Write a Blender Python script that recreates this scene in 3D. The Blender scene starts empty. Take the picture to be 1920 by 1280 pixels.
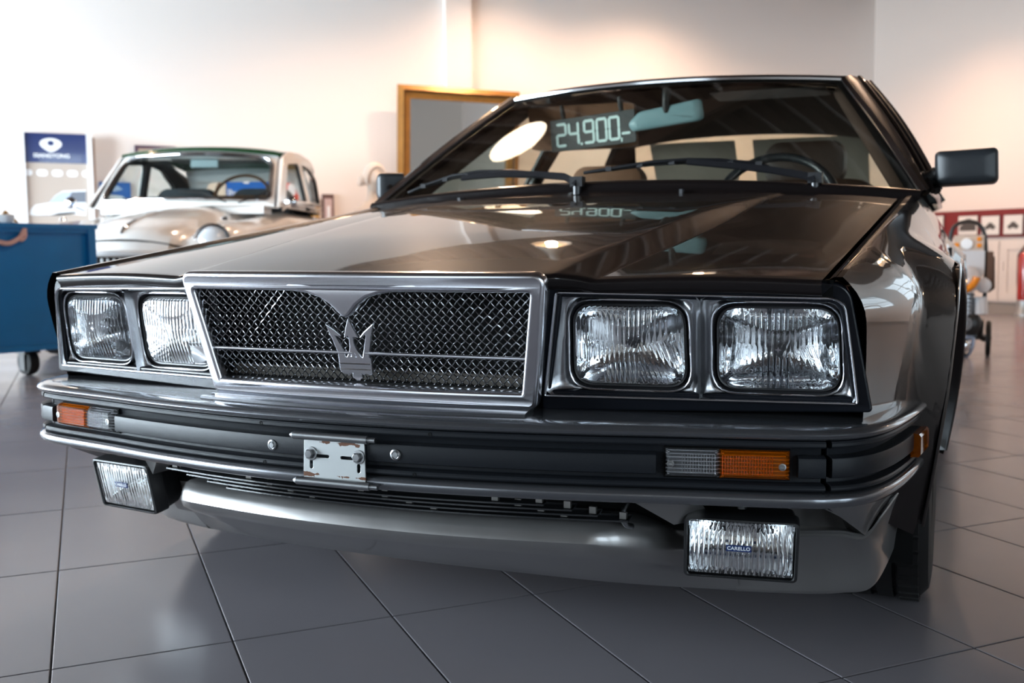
import bpy, bmesh, math, random
from mathutils import Vector, Matrix
random.seed(7)
scene = bpy.context.scene
COL = scene.collection
PI = math.pi
# ------------------------------------------------------------------ camera
F_PX = 1913.79; CX_PX = 1042.0
CAM = Vector((0.8563954, -1.3257415, 0.6640434))
RT = Vector((0.9305698, 0.3660981, -0.0034515)); UP = Vector((-0.0286918, 0.0823223, 0.9961927)); FW = Vector((-0.3649884, 0.9269278, -0.0871106))
cam_d = bpy.data.cameras.new('camera'); cam = bpy.data.objects.new('camera', cam_d); COL.objects.link(cam)
m = Matrix.Identity(4)
for i in range(3):
    m[i][0] = RT[i]; m[i][1] = UP[i]; m[i][2] = -FW[i]; m[i][3] = CAM[i]
cam.matrix_world = m
cam_d.sensor_width = 36.0; cam_d.sensor_fit = 'HORIZONTAL'
cam_d.lens = 36.0 * F_PX / 1920.0
cam_d.shift_x = -(CX_PX - 960.0) / 1920.0
cam_d.clip_start = 0.05; cam_d.clip_end = 200
cam_d.dof.use_dof = True; cam_d.dof.focus_distance = 1.50; cam_d.dof.aperture_fstop = 5.6
scene.camera = cam
# ------------------------------------------------------------------ view, world, lights
scene.view_settings.view_transform = 'Standard'; scene.view_settings.look = 'None'
scene.view_settings.gamma = 1.0; scene.view_settings.use_curve_mapping = False
scene.view_settings.exposure = 0.14
cy = scene.cycles
cy.max_bounces = 14; cy.diffuse_bounces = 5; cy.glossy_bounces = 8; cy.transmission_bounces = 12; cy.transparent_max_bounces = 24
cy.caustics_reflective = True; cy.caustics_refractive = True; cy.sample_clamp_indirect = 6.0
world = bpy.data.worlds.new('daylight'); scene.world = world; world.use_nodes = True
bg = world.node_tree.nodes['Background']; bg.inputs['Color'].default_value = (0.80, 0.90, 1.0, 1); bg.inputs['Strength'].default_value = 2.6
# room axes (the tiled floor and the walls lie about 46 degrees to the car)
A_AX = Vector((0.6912699, 0.7225966, 0.0)); B_AX = Vector((-0.7225966, 0.6912699, 0.0))
def AB(a, b, z=0.0):
    v = A_AX * a + B_AX * b
    return Vector((v.x, v.y, z))
ROOM_ROT = math.atan2(A_AX.y, A_AX.x)
A_R = 8.49; A_L = -7.2; B_BK = 8.36; B_F = -7.0; CEIL = 3.75; CEIL_LOW = 3.2; B_STEP = 5.6
def area_light(name, loc, target, sx, sy, power, color, portal=False):
    d = bpy.data.lights.new(name, 'AREA'); d.shape = 'RECTANGLE'; d.size = sx; d.size_y = sy; d.energy = power; d.color = color
    if portal: d.cycles.is_portal = True
    o = bpy.data.objects.new(name, d); COL.objects.link(o); o.location = loc
    o.rotation_euler = (Vector(target) - Vector(loc)).to_track_quat('-Z', 'Y').to_euler()
    return o
# window openings: (wall, from, to, z0, z1); daylight comes through these
WIN_FRONT = [(-1.2, 1.6), (2.2, 5.0)]
WIN_LEFT = [(-5.6, -2.2), (0.9, 4.2), (4.6, 7.9)]  # first opening: unseen window added to brighten the front chrome
WIN_RIGHT = [(0.9, 2.1), (2.9, 4.1)]
for (a0, a1) in WIN_FRONT:
    area_light('daylight_front', AB((a0+a1)/2, B_F-0.12, 1.55), AB((a0+a1)/2, 5, 1.2), a1-a0, 2.6, 70, (0.72, 0.86, 1.0))
for (b0, b1) in WIN_LEFT:
    area_light('daylight_left', AB(A_L-0.12, (b0+b1)/2, 1.55), AB(5, (b0+b1)/2, 1.2), b1-b0, 2.6, 1080 if b0 > 0 else 0, (0.78, 0.89, 1.0), b0 < 0)
# ------------------------------------------------------------------ helpers
def ray(px, py):
    return FW + RT * ((px - CX_PX) / F_PX) - UP * ((py - 640.0) / F_PX)
def at(p, x=None, y=None, z=None):
    d = ray(*p)
    if x is not None: t = (x - CAM.x) / d.x
    elif y is not None: t = (y - CAM.y) / d.y
    else: t = (z - CAM.z) / d.z
    return CAM + d * t
def on_plane(p, P0, n):
    d = ray(*p); t = (Vector(P0) - CAM).dot(n) / d.dot(n)
    return CAM + d * t
def onA(p, a): return on_plane(p, A_AX * a, A_AX)
def onB(p, b): return on_plane(p, B_AX * b, B_AX)
def ab_of(v): return v.dot(A_AX), v.dot(B_AX), v.z
def lerp(a, b, t): return a + (b - a) * t
def interp(x, xs, ys):
    if x <= xs[0]: return ys[0]
    for i in range(1, len(xs)):
        if x <= xs[i]:
            return lerp(ys[i-1], ys[i], (x - xs[i-1]) / (xs[i] - xs[i-1]))
    return ys[-1]
def smooth_interp(x, xs, ys):
    # monotone-ish cubic (catmull-rom on uneven knots)
    n = len(xs)
    if x <= xs[0]: return ys[0]
    if x >= xs[-1]: return ys[-1]
    for i in range(1, n):
        if x <= xs[i]:
            h = xs[i] - xs[i-1]; t = (x - xs[i-1]) / h
            def sl(k):
                if k == 0: return (ys[1]-ys[0])/(xs[1]-xs[0])
                if k == n-1: return (ys[-1]-ys[-2])/(xs[-1]-xs[-2])
                return (ys[k+1]-ys[k-1])/(xs[k+1]-xs[k-1])
            m0, m1 = sl(i-1)*h, sl(i)*h
            t2, t3 = t*t, t*t*t
            return (2*t3-3*t2+1)*ys[i-1] + (t3-2*t2+t)*m0 + (-2*t3+3*t2)*ys[i] + (t3-t2)*m1
def ss(e0, e1, x):
    t = max(0.0, min(1.0, (x - e0) / (e1 - e0))); return t*t*(3-2*t)
# ---- materials
MATS = {}
def pmat(name, col, rough=0.5, metal=0.0, coat=0.0, coat_rough=0.03, spec=0.5, trans=0.0, ior=1.5, emit=None, estr=0.0, vary=0.0, vscale=20.0, bump=0.0, bscale=200.0, rvary=0.0, sheen=0.0, coat_ior=1.5):
    if name in MATS: return MATS[name]
    M = bpy.data.materials.new(name); M.use_nodes = True
    nt = M.node_tree; b = nt.nodes['Principled BSDF']
    b.inputs['Base Color'].default_value = (*col, 1); b.inputs['Roughness'].default_value = rough; b.inputs['Metallic'].default_value = metal
    b.inputs['Coat Weight'].default_value = coat; b.inputs['Coat Roughness'].default_value = coat_rough
    b.inputs['Specular IOR Level'].default_value = spec; b.inputs['Transmission Weight'].default_value = trans; b.inputs['IOR'].default_value = ior
    b.inputs['Sheen Weight'].default_value = sheen; b.inputs['Coat IOR'].default_value = coat_ior
    if emit: b.inputs['Emission Color'].default_value = (*emit, 1); b.inputs['Emission Strength'].default_value = estr
    if vary or bump or rvary:
        tc = nt.nodes.new('ShaderNodeTexCoord')
    if vary or rvary:
        nz = nt.nodes.new('ShaderNodeTexNoise'); nz.inputs['Scale'].default_value = vscale; nz.inputs['Detail'].default_value = 5
        nt.links.new(tc.outputs['Object'], nz.inputs['Vector'])
    if vary:
        mx = nt.nodes.new('ShaderNodeMix'); mx.data_type = 'RGBA'
        mx.inputs['A'].default_value = (*[c*(1-vary) for c in col], 1); mx.inputs['B'].default_value = (*[min(1, c*(1+vary)) for c in col], 1)
        nt.links.new(nz.outputs['Fac'], mx.inputs['Factor']); nt.links.new(mx.outputs['Result'], b.inputs['Base Color'])
    if rvary:
        mr = nt.nodes.new('ShaderNodeMapRange'); mr.inputs['To Min'].default_value = max(0, rough-rvary); mr.inputs['To Max'].default_value = rough+rvary
        nt.links.new(nz.outputs['Fac'], mr.inputs['Value']); nt.links.new(mr.outputs['Result'], b.inputs['Roughness'])
    if bump:
        n2 = nt.nodes.new('ShaderNodeTexNoise'); n2.inputs['Scale'].default_value = bscale; n2.inputs['Detail'].default_value = 3
        nt.links.new(tc.outputs['Object'], n2.inputs['Vector'])
        bp = nt.nodes.new('ShaderNodeBump'); bp.inputs['Strength'].default_value = bump; bp.inputs['Distance'].default_value = 0.002
        nt.links.new(n2.outputs['Fac'], bp.inputs['Height']); nt.links.new(bp.outputs['Normal'], b.inputs['Normal'])
    MATS[name] = M
    return M
def glass_thin(name, tint, refl_ior=1.5, tint_rough=0.0):
    M = bpy.data.materials.new(name); M.use_nodes = True; nt = M.node_tree; nt.nodes.clear()
    out = nt.nodes.new('ShaderNodeOutputMaterial'); mix = nt.nodes.new('ShaderNodeMixShader'); lw = nt.nodes.new('ShaderNodeLayerWeight'); lw.inputs['Blend'].default_value = 0.5; pw = nt.nodes.new('ShaderNodeMath'); pw.operation = 'POWER'; pw.inputs[1].default_value = 5.0; fr = nt.nodes.new('ShaderNodeMath'); fr.operation = 'MULTIPLY_ADD'; fr.inputs[1].default_value = 0.92; fr.inputs[2].default_value = ((refl_ior-1)/(refl_ior+1))**2; nt.links.new(lw.outputs['Facing'], pw.inputs[0]); nt.links.new(pw.outputs[0], fr.inputs[0])
    tr = nt.nodes.new('ShaderNodeBsdfTransparent'); tr.inputs['Color'].default_value = (*tint, 1)
    gl = nt.nodes.new('ShaderNodeBsdfGlossy'); gl.inputs['Roughness'].default_value = tint_rough
    nt.links.new(fr.outputs[0], mix.inputs['Fac']); nt.links.new(tr.outputs['BSDF'], mix.inputs[1]); nt.links.new(gl.outputs['BSDF'], mix.inputs[2]); nt.links.new(mix.outputs['Shader'], out.inputs['Surface'])
    MATS[name] = M
    return M
# ---- object making
def link(name, me, material=None, parent=None):
    o = bpy.data.objects.new(name, me); COL.objects.link(o)
    if material is not None:
        if isinstance(material, (list, tuple)):
            for mm in material: me.materials.append(mm)
        elif not me.materials: me.materials.append(material)
    if parent is not None: o.parent = parent
    return o
def finish(me, angle=38):
    for p in me.polygons: p.use_smooth = True
    me.set_sharp_from_angle(angle=math.radians(angle))
    return me
def mesh_from(verts, faces, angle=38, flip=False):
    me = bpy.data.meshes.new('mesh'); me.from_pydata([tuple(v) for v in verts], [], faces)
    bm = bmesh.new(); bm.from_mesh(me); bmesh.ops.remove_doubles(bm, verts=bm.verts, dist=1e-6); bmesh.ops.recalc_face_normals(bm, faces=bm.faces)
    if flip: bmesh.ops.reverse_faces(bm, faces=bm.faces)
    bm.to_mesh(me); bm.free()
    return finish(me, angle)
class MB:
    """collects shapes into ONE mesh"""
    def __init__(s): s.v = []; s.f = []
    def add(s, verts, faces):
        o = len(s.v); s.v += [Vector(v) for v in verts]; s.f += [tuple(i+o for i in f) for f in faces]; return s
    def box(s, c, d, rot=None, taper=None):
        c = Vector(c); hx, hy, hz = d[0]/2, d[1]/2, d[2]/2
        vs = [Vector((x*hx, y*hy, z*hz)) for z in (-1, 1) for y in (-1, 1) for x in (-1, 1)]
        if rot is not None: vs = [rot @ v for v in vs]
        return s.add([c+v for v in vs], [(0,2,3,1),(4,5,7,6),(0,1,5,4),(2,6,7,3),(0,4,6,2),(1,3,7,5)])
    def grid(s, rows, close_u=False, close_v=False):
        nr, nc = len(rows), len(rows[0]); vs = [v for r in rows for v in r]; fs = []
        for i in range(nr if close_u else nr-1):
            for j in range(nc if close_v else nc-1):
                i2, j2 = (i+1) % nr, (j+1) % nc
                fs.append((i*nc+j, i*nc+j2, i2*nc+j2, i2*nc+j))
        return s.add(vs, fs)
    def tube(s, pts, r, n=8, cap=True, closed=False):
        pts = [Vector(p) for p in pts]; rows = []; N = len(pts); nrm = None
        for i, p in enumerate(pts):
            a = pts[i-1] if (i > 0 or closed) else p; b = pts[(i+1) % N] if (i < N-1 or closed) else p
            t = (b-a).normalized()
            if nrm is None:
                ref = Vector((0,0,1)) if abs(t.z) < .9 else Vector((1,0,0)); nrm = t.cross(ref).normalized()
            else: nrm = (nrm - t*nrm.dot(t)).normalized()
            bn = t.cross(nrm); rr = r[i] if isinstance(r, (list, tuple)) else r
            rows.append([p + (nrm*math.cos(k*2*PI/n) + bn*math.sin(k*2*PI/n))*rr for k in range(n)])
        s.grid(rows, close_u=closed, close_v=True)
        if cap and not closed:
            o = len(s.v); s.v += rows[0] + rows[-1]
            s.f += [tuple(range(o+n-1, o-1, -1)), tuple(range(o+n, o+2*n))]
        return s
    def lathe(s, prof, origin, axis, n=24, arc=2*PI):
        axis = Vector(axis).normalized(); ref = Vector((0,0,1)) if abs(axis.z) < .9 else Vector((1,0,0))
        u = axis.cross(ref).normalized(); w = axis.cross(u); rows = []
        full = abs(arc-2*PI) < 1e-6
        for k in range(n if full else n+1):
            a = arc*k/n; d = u*math.cos(a)+w*math.sin(a)
            rows.append([Vector(origin)+d*r+axis*h for r, h in prof])
        return s.grid(rows, close_u=full)
    def prism(s, outline, vec):
        vec = Vector(vec); n = len(outline); o = [Vector(p) for p in outline]
        vs = o + [p+vec for p in o]
        fs = [tuple(range(n-1, -1, -1)), tuple(range(n, 2*n))] + [(i, (i+1) % n, n+(i+1) % n, n+i) for i in range(n)]
        return s.add(vs, fs)
    def mirror_x(s):
        n = len(s.v); s.v += [Vector((-v.x, v.y, v.z)) for v in s.v]; s.f += [tuple(i+n for i in reversed(f)) for f in s.f[:]]; return s
    def build(s, name, material, parent=None, angle=38):
        return link(name, mesh_from(s.v, s.f, angle), material, parent)
def mirrored(me):
    m2 = me.copy(); bm = bmesh.new(); bm.from_mesh(m2)
    for v in bm.verts: v.co.x = -v.co.x
    bmesh.ops.reverse_faces(bm, faces=bm.faces); bm.to_mesh(m2); bm.free(); return m2
def empty(name, loc, label, cat, group=None, rotz=0.0):
    o = bpy.data.objects.new(name, None); COL.objects.link(o); o.location = loc; o.rotation_euler = (0, 0, rotz)
    o.empty_display_size = 0.1; o['label'] = label; o['category'] = cat
    if group: o['group'] = group
    return o
def tag(o, label, cat, group=None):
    o['label'] = label; o['category'] = cat
    if group: o['group'] = group
    return o
def struct(o): o['kind'] = 'structure'; return o
def reloc(o, root):
    """parent keeping world place"""
    o.parent = root; o.matrix_parent_inverse = root_matrix(root).inverted(); return o
def root_matrix(root):
    return Matrix.Translation(root.location) @ root.rotation_euler.to_matrix().to_4x4()
def frame(P0, u, v):
    """matrix: local x->u, y->v, z->u x v"""
    u = Vector(u).normalized(); v = Vector(v); v = (v - u*v.dot(u)).normalized(); w = u.cross(v); M = Matrix.Identity(4)
    for i in range(3): M[i][0] = u[i]; M[i][1] = v[i]; M[i][2] = w[i]; M[i][3] = P0[i]
    return M
def plate(outlines, depth, bevel=0.0, M=None, res=2, angle=35, offset=0.0):
    """2D outlines (first outer, rest holes) -> solid mesh, local z from -depth/2 to depth/2"""
    cu = bpy.data.curves.new('c', 'CURVE'); cu.dimensions = '2D'; cu.fill_mode = 'BOTH'; cu.extrude = max(1e-5, depth/2 - bevel); cu.bevel_depth = bevel; cu.bevel_resolution = res; cu.offset = offset
    for ol in outlines:
        sp = cu.splines.new('POLY'); sp.points.add(len(ol)-1); sp.use_cyclic_u = True
        for i, p in enumerate(ol): sp.points[i].co = (p[0], p[1], 0, 1)
    return curve_mesh(cu, M, angle)
def curve_mesh(cu, M=None, angle=35):
    o = bpy.data.objects.new('tmp', cu); COL.objects.link(o)
    dg = bpy.context.evaluated_depsgraph_get(); dg.update()
    me = bpy.data.meshes.new_from_object(o.evaluated_get(dg)); bpy.data.objects.remove(o); bpy.data.curves.remove(cu)
    me.materials.clear()
    if M is not None: me.transform(M)
    return finish(me, angle)
def text_mesh(body, size, depth, M, align='CENTER', bold=0.0, spacing=1.0):
    cu = bpy.data.curves.new('t', 'FONT'); cu.body = body; cu.size = size; cu.extrude = depth/2; cu.align_x = align; cu.align_y = 'CENTER'; cu.offset = bold; cu.space_character = spacing; cu.resolution_u = 4
    return curve_mesh(cu, M)
def rrect(w, h, r, n=5, cx=0, cy=0):
    pts = []
    for (sx, sy, a0) in ((1, 1, 0), (-1, 1, 90), (-1, -1, 180), (1, -1, 270)):
        for k in range(n+1):
            a = math.radians(a0 + 90*k/n); pts.append((cx + sx*(w/2-r) + r*math.cos(a), cy + sy*(h/2-r) + r*math.sin(a)))
    return pts
def round_poly(pts, rads, n=5):
    """round the corners of a 2D polygon"""
    out = []; N = len(pts)
    for i in range(N):
        p = Vector(pts[i]); a = Vector(pts[i-1]); b = Vector(pts[(i+1) % N]); r = rads[i] if isinstance(rads, (list, tuple)) else rads
        if r <= 0: out.append(tuple(p)); continue
        da = (a-p).normalized(); db = (b-p).normalized()
        for k in range(n+1):
            t = k/n; q = (p+da*r)*(1-t)**2 + p*2*t*(1-t) + (p+db*r)*t*t; out.append((q.x, q.y))
    return out
def resample(pts, n, closed=True):
    P = [Vector(p) for p in pts]; 
    if closed: P = P + [P[0]]
    L = [0]
    for i in range(1, len(P)): L.append(L[-1] + (P[i]-P[i-1]).length)
    out = []; T = L[-1]; j = 1
    for k in range(n):
        s_ = T*k/(n if closed else n-1)
        while j < len(L)-1 and L[j] < s_: j += 1
        t = (s_-L[j-1])/max(1e-9, L[j]-L[j-1]); out.append(P[j-1].lerp(P[j], min(1, t)))
    return out
def chaikin(pts, it=2, closed=False):
    P = [Vector(p) for p in pts]
    for _ in range(it):
        Q = [] if closed else [P[0]]
        for i in range(len(P) if closed else len(P)-1):
            a, b = P[i], P[(i+1) % len(P)]; Q += [a*.75+b*.25, a*.25+b*.75]
        if not closed: Q.append(P[-1])
        P = Q
    return P
# ================================================================== THE ROOM
def brickwall_mat(name, col):
    M = pmat(name, col, rough=0.55)
    nt = M.node_tree; b = nt.nodes['Principled BSDF']
    tc = nt.nodes.new('ShaderNodeTexCoord'); mp = nt.nodes.new('ShaderNodeMapping'); br = nt.nodes.new('ShaderNodeTexBrick')
    mp.inputs['Rotation'].default_value = (PI/2, 0, 0)
    br.inputs['Color1'].default_value = (1, 1, 1, 1); br.inputs['Color2'].default_value = (.96, .96, .96, 1); br.inputs['Mortar'].default_value = (.72, .72, .72, 1)
    br.inputs['Scale'].default_value = 1.0; br.inputs['Brick Width'].default_value = 0.25; br.inputs['Row Height'].default_value = 0.08; br.inputs['Mortar Size'].default_value = 0.006; br.inputs['Mortar Smooth'].default_value = 0.6
    nt.links.new(tc.outputs['Object'], mp.inputs['Vector']); nt.links.new(mp.outputs['Vector'], br.inputs['Vector'])
    bp = nt.nodes.new('ShaderNodeBump'); bp.inputs['Strength'].default_value = 0.35; bp.inputs['Distance'].default_value = 0.004
    nt.links.new(br.outputs['Color'], bp.inputs['Height']); nt.links.new(bp.outputs['Normal'], b.inputs['Normal'])
    return M
WALL = brickwall_mat('painted_brick_wall', (0.88, 0.80, 0.745))
WALLP = pmat('plaster_wall', (0.80, 0.74, 0.69), rough=0.6, bump=0.1, bscale=60)
def in_room(o): o.rotation_euler = (0, 0, ROOM_ROT); return o
# floor: grout bed and tiles one by one
TW, TL = 0.2811261, 0.2811261*2*1.00622
T0A = Vector((-0.4809458, -0.146826, 0)).dot(A_AX); T0B = Vector((-0.4809458, -0.146826, 0)).dot(B_AX)
GROUT = pmat('grout', (0.10, 0.095, 0.095), rough=0.8)
TILE = pmat('grey_floor_tile', (0.20, 0.186, 0.20), rough=0.23, vary=0.07, vscale=3.0, spec=0.5, rvary=0.05, bump=0.04, bscale=90)
base = MB().box(((A_L+A_R)/2, (B_F+B_BK)/2, -0.055), (A_R-A_L+0.4, B_BK-B_F+0.4, 0.10)).build('floor', GROUT)
struct(in_room(base))
g = 0.0016
def tile_geo(x0, y0, x1, y1):
    c = 0.0012; zb, zt = -0.006, 0.0
    o = [(x0, y0), (x1, y0), (x1, y1), (x0, y1)]; i = [(x0+c, y0+c), (x1-c, y0+c), (x1-c, y1-c), (x0+c, y1-c)]
    vs = [(x, y, zb) for x, y in o] + [(x, y, zt-c*.7) for x, y in o] + [(x, y, zt) for x, y in i]
    fs = [(8, 9, 10, 11)] + [(k, (k+1) % 4, 4+(k+1) % 4, 4+k) for k in range(4)] + [(4+k, 4+(k+1) % 4, 8+(k+1) % 4, 8+k) for k in range(4)]
    return vs, fs
v_, f_ = tile_geo(-TW/2+g, -TL/2+g, TW/2-g, TL/2-g)
tile_me = bpy.data.meshes.new('tile'); tile_me.from_pydata(v_, [], f_); tile_me.materials.append(TILE)
cand = []
i0, i1 = math.floor((A_L-T0A)/TW), math.ceil((A_R-T0A)/TW); j0, j1 = math.floor((B_F-T0B)/TL), math.ceil((B_BK-T0B)/TL)
for i in range(i0, i1):
    for j in range(j0, j1):
        a, b = T0A+(i+.5)*TW, T0B+(j+.5)*TL
        if a-TW/2 < A_L or a+TW/2 > A_R or b-TL/2 < B_F or b+TL/2 > B_BK:
            cand.append((1e9, a, b)); continue
        d = AB(a, b) - CAM; w = d.dot(FW)
        if w < 0.3: cand.append((1e8, a, b)); continue
        px = CX_PX + F_PX*d.dot(RT)/w; py = 640 - F_PX*d.dot(UP)/w
        inside = -80 < px < 2000 and py < 1400
        hid = (300 < px < 1600 and py < 1000) or (180 < px < 1700 and py < 900)
        cand.append(((w if inside else 1e6+w) + (1e5 if hid else 0), a, b))
cand.sort()
rest = MB()
for k, (s_, a, b) in enumerate(cand):
    if k < 300 and s_ < 1e5:
        o = bpy.data.objects.new('tile', tile_me); COL.objects.link(o); o.parent = base
        o.location = (a, b, random.uniform(-.0003, .0002)); o.rotation_euler = (random.uniform(-.0006, .0006), random.uniform(-.0006, .0006), 0)
    else:
        x0, x1 = max(A_L, a-TW/2)+g, min(A_R, a+TW/2)-g; y0, y1 = max(B_F, b-TL/2)+g, min(B_BK, b+TL/2)-g
        if x1-x0 > .02 and y1-y0 > .02: rest.add(*tile_geo(x0, y0, x1, y1))
me = bpy.data.meshes.new('tiles'); me.from_pydata([tuple(v) for v in rest.v], [], rest.f)
o = link('floor_tiles', me, TILE, base); o['kind'] = 'stuff'
# walls with window openings (built as panels round each opening)
def wall_along(name, axis, pos, lo, hi, openings, thick, side, material, z0=0.20, z1=2.9):
    mb = MB()
    def add(l0, l1, za, zb):
        if l1-l0 < 1e-4: return
        c0 = pos + side*thick/2
        if axis == 'a': mb.box((c0, (l0+l1)/2, (za+zb)/2), (thick, l1-l0, zb-za))
        else: mb.box(((l0+l1)/2, c0, (za+zb)/2), (l1-l0, thick, zb-za))
    p = lo
    for (l0, l1) in openings:
        add(p, l0, 0, CEIL); add(l0, l1, 0, z0); add(l0, l1, z1, CEIL); p = l1
    add(p, hi, 0, CEIL)
    return struct(in_room(mb.build(name, material)))
wall_along('wall_back', 'b', B_BK, A_L-.2, A_R+.2, [], 0.2, 1, WALL)
wall_along('wall_front', 'b', B_F, A_L-.2, A_R+.2, WIN_FRONT, 0.2, -1, pmat('beige_wall_paint', (.62, .56, .50), rough=.6), 0.20, 2.9)
wall_along('wall_left', 'a', A_L, B_F, B_BK, WIN_LEFT, 0.2, -1, WALLP, 0.20, 2.9)
wall_along('wall_right', 'a', A_R, B_F, B_BK, WIN_RIGHT, 0.2, 1, pmat('warm_plaster_wall', (0.66, 0.565, 0.505), rough=0.6, bump=0.1, bscale=60), 1.15, 2.75)
WFRAME = pmat('window_frame_paint', (0.75, 0.75, 0.73), rough=0.4)
PANE = glass_thin('window_glass', (0.96, 0.98, 0.98))
wn = 0
def window(axis, pos, l0, l1, z0, z1, nx, nz):
    global wn; wn += 1
    fr = MB()
    def put(c_l, c_z, dl, dz, t=0.07):
        if axis == 'a': fr.box((pos, c_l, c_z), (t, dl, dz))
        else: fr.box((c_l, pos, c_z), (dl, t, dz))
    put((l0+l1)/2, z0+.035, l1-l0, .07); put((l0+l1)/2, z1-.035, l1-l0, .07); put(l0+.035, (z0+z1)/2, .07, z1-z0); put(l1-.035, (z0+z1)/2, .07, z1-z0)
    for k in range(1, nx): put(lerp(l0, l1, k/nx), (z0+z1)/2, .05, z1-z0-.14, .05)
    for k in range(1, nz): put((l0+l1)/2, lerp(z0, z1, k/nz), l1-l0-.14, .045, .045)
    o = struct(in_room(fr.build('window_%d' % wn, WFRAME)))
    for kx in range(nx):
        for kz in range(nz):
            pm = MB(); cl = lerp(l0, l1, (kx+.5)/nx); cz = lerp(z0, z1, (kz+.5)/nz); dl = (l1-l0)/nx-.04; dz = (z1-z0)/nz-.04
            pm.box((pos, cl, cz) if axis == 'a' else (cl, pos, cz), (.006, dl, dz) if axis == 'a' else (dl, .006, dz))
            pm.build('pane', PANE, o)
for (l0, l1) in WIN_FRONT: window('b', B_F-.08, l0, l1, .20, 2.9, 3, 2)
for (l0, l1) in WIN_LEFT: window('a', A_L-.08, l0, l1, .20, 2.9, 3, 2)
for (l0, l1) in WIN_RIGHT: window('a', A_R+.1, l0, l1, 1.15, 2.75, 2, 3)
# pilaster on the back wall
struct(in_room(MB().box((3.12, B_BK-.03, CEIL/2), (.27, .06, CEIL)).build('trim_1', WALL)))
struct(in_room(MB().box((A_R-.012, (B_F+B_BK)/2, .05), (.024, B_BK-B_F, .10)).build('baseboard_right', pmat('baseboard_paint', (.23, .20, .18), rough=.5))))
struct(in_room(MB().box(((A_L+A_R)/2, B_BK-.012, .05), (A_R-A_L, .024, .10)).build('baseboard_back', MATS['baseboard_paint'])))
# corrugated brown metal ceiling; unseen lowered part added to darken the bonnet reflection
CEILM = pmat('brown_corrugated_ceiling', (0.045, 0.024, 0.016), rough=0.5, vary=0.15, vscale=2)
rows = []
a = A_L-.2
prof = []
while a < A_R+.2:
    prof += [(a, CEIL), (a+.10, CEIL), (a+.13, CEIL+.05), (a+.22, CEIL+.05)]; a += .25
dz_ = CEIL_LOW-CEIL
cm = MB().grid([[Vector((p[0], b, p[1]+dz_)) for p in prof] for b in (B_F-.2, B_STEP)])
cm.grid([[Vector((p[0], b, CEIL_LOW+.2)) for p in (prof[0], prof[-1])] for b in (B_F-.2, B_STEP)])
ceil = struct(in_room(cm.build('ceiling', CEILM)))
cm = MB().grid([[Vector((p[0], b, p[1])) for p in prof] for b in (B_STEP-.1, B_BK+.2)])
cm.grid([[Vector((p[0], b, CEIL+.2)) for p in (prof[0], prof[-1])] for b in (B_STEP-.1, B_BK+.2)])
BEAM = pmat('beam_paint', (0.13, 0.075, 0.052), rough=.45)
cr_ = in_room(cm.build('trim_2', CEILM)); struct(cr_)
struct(in_room(MB().box(((A_L+A_R)/2, B_STEP, (CEIL+CEIL_LOW)/2+.08), (A_R-A_L, .12, CEIL-CEIL_LOW+.26)).build('trim_3', BEAM)))
for k in range(5):
    b = lerp(B_F+1.2, B_STEP-.9, k/4)
    bm_ = MB().box(((A_L+A_R)/2, b, CEIL_LOW-.03), (A_R-A_L, .14, .02)).box(((A_L+A_R)/2, b, CEIL_LOW-.22), (A_R-A_L, .14, .02)).box(((A_L+A_R)/2, b, CEIL_LOW-.125), (A_R-A_L, .015, .18))
    struct(in_room(bm_.build('trim_%d' % (k+4), BEAM)))
# warm pendant lamps
SHADE = pmat('lamp_enamel', (0.75, 0.72, 0.66), rough=.25, coat=.5)
OPAL = pmat('lit_opal_glass', (.9, .85, .78), rough=.3, emit=(1.0, .80, .58), estr=9.0)
BULB = pmat('warm_bulb', (1, .8, .55), emit=(1.0, 0.62, 0.32), estr=60.0)
BLK = pmat('black_plastic', (0.012, 0.012, 0.013), rough=.42)
def pendant(a, b, z, label, power, opal=False):
    P0 = AB(a, b, z); r = empty('pendant_lamp', P0, label, 'lamp', 'warm pendant lamps under the brown ceiling')
    sh = MB().lathe([(0.03, .22), (.05, .215), (.055, .16), (.10, .13), (.19, .04), (.215, 0), (.20, .005), (.17, .045), (.09, .115), (.05, .14)], (0, 0, 0), (0, 0, 1), 24).build('lamp_shade', OPAL if opal else SHADE, r)
    bl = MB().lathe([(0.0, .02), (.03, .026), (.05, .05), (.055, .075), (.045, .10), (.03, .125)], (0, 0, 0), (0, 0, 1), 16).build('bulb', BULB, r)
    MB().tube([(0, 0, .21), (0, 0, (CEIL if b > B_STEP else CEIL_LOW)-z)], .008, 6).build('cord', BLK, r)
    d = bpy.data.lights.new('lamp_light', 'SPOT'); d.energy = power; d.color = (1.0, .68, .49); d.spot_size = math.radians(150); d.spot_blend = .8; d.shadow_soft_size = .06
    lo = bpy.data.objects.new('lamp_light', d); COL.objects.link(lo); lo.location = P0 + Vector((0, 0, -.01)); lo.rotation_euler = (0, 0, 0)
pendant(1.9, 6.5, 3.46, 'warm pendant lamp near the back wall, left of the pilaster', 160)
pendant(3.5, 7.25, 3.57, 'warm pendant lamp near the back wall, first to the right of the pilaster', 150)
pendant(5.2, 7.25, 3.57, 'warm pendant lamp near the back wall, second to the right of the pilaster', 150)
pendant(6.9, 6.4, 3.46, 'warm pendant lamp in the back right corner, the farthest from the wall', 250)
pendant(6.9, 4.0, 2.75, 'warm pendant lamp by the right wall over the display trolley', 60)
pendant(6.9, 0.6, 2.75, 'warm pendant lamp by the right wall near the windows', 130)
pendant(3.4, 2.2, 2.75, 'warm pendant lamp right above the dark coupe', 90)
pendant(-1.6, 6.9, 3.46, 'warm pendant lamp over the white saloon', 40)
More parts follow.
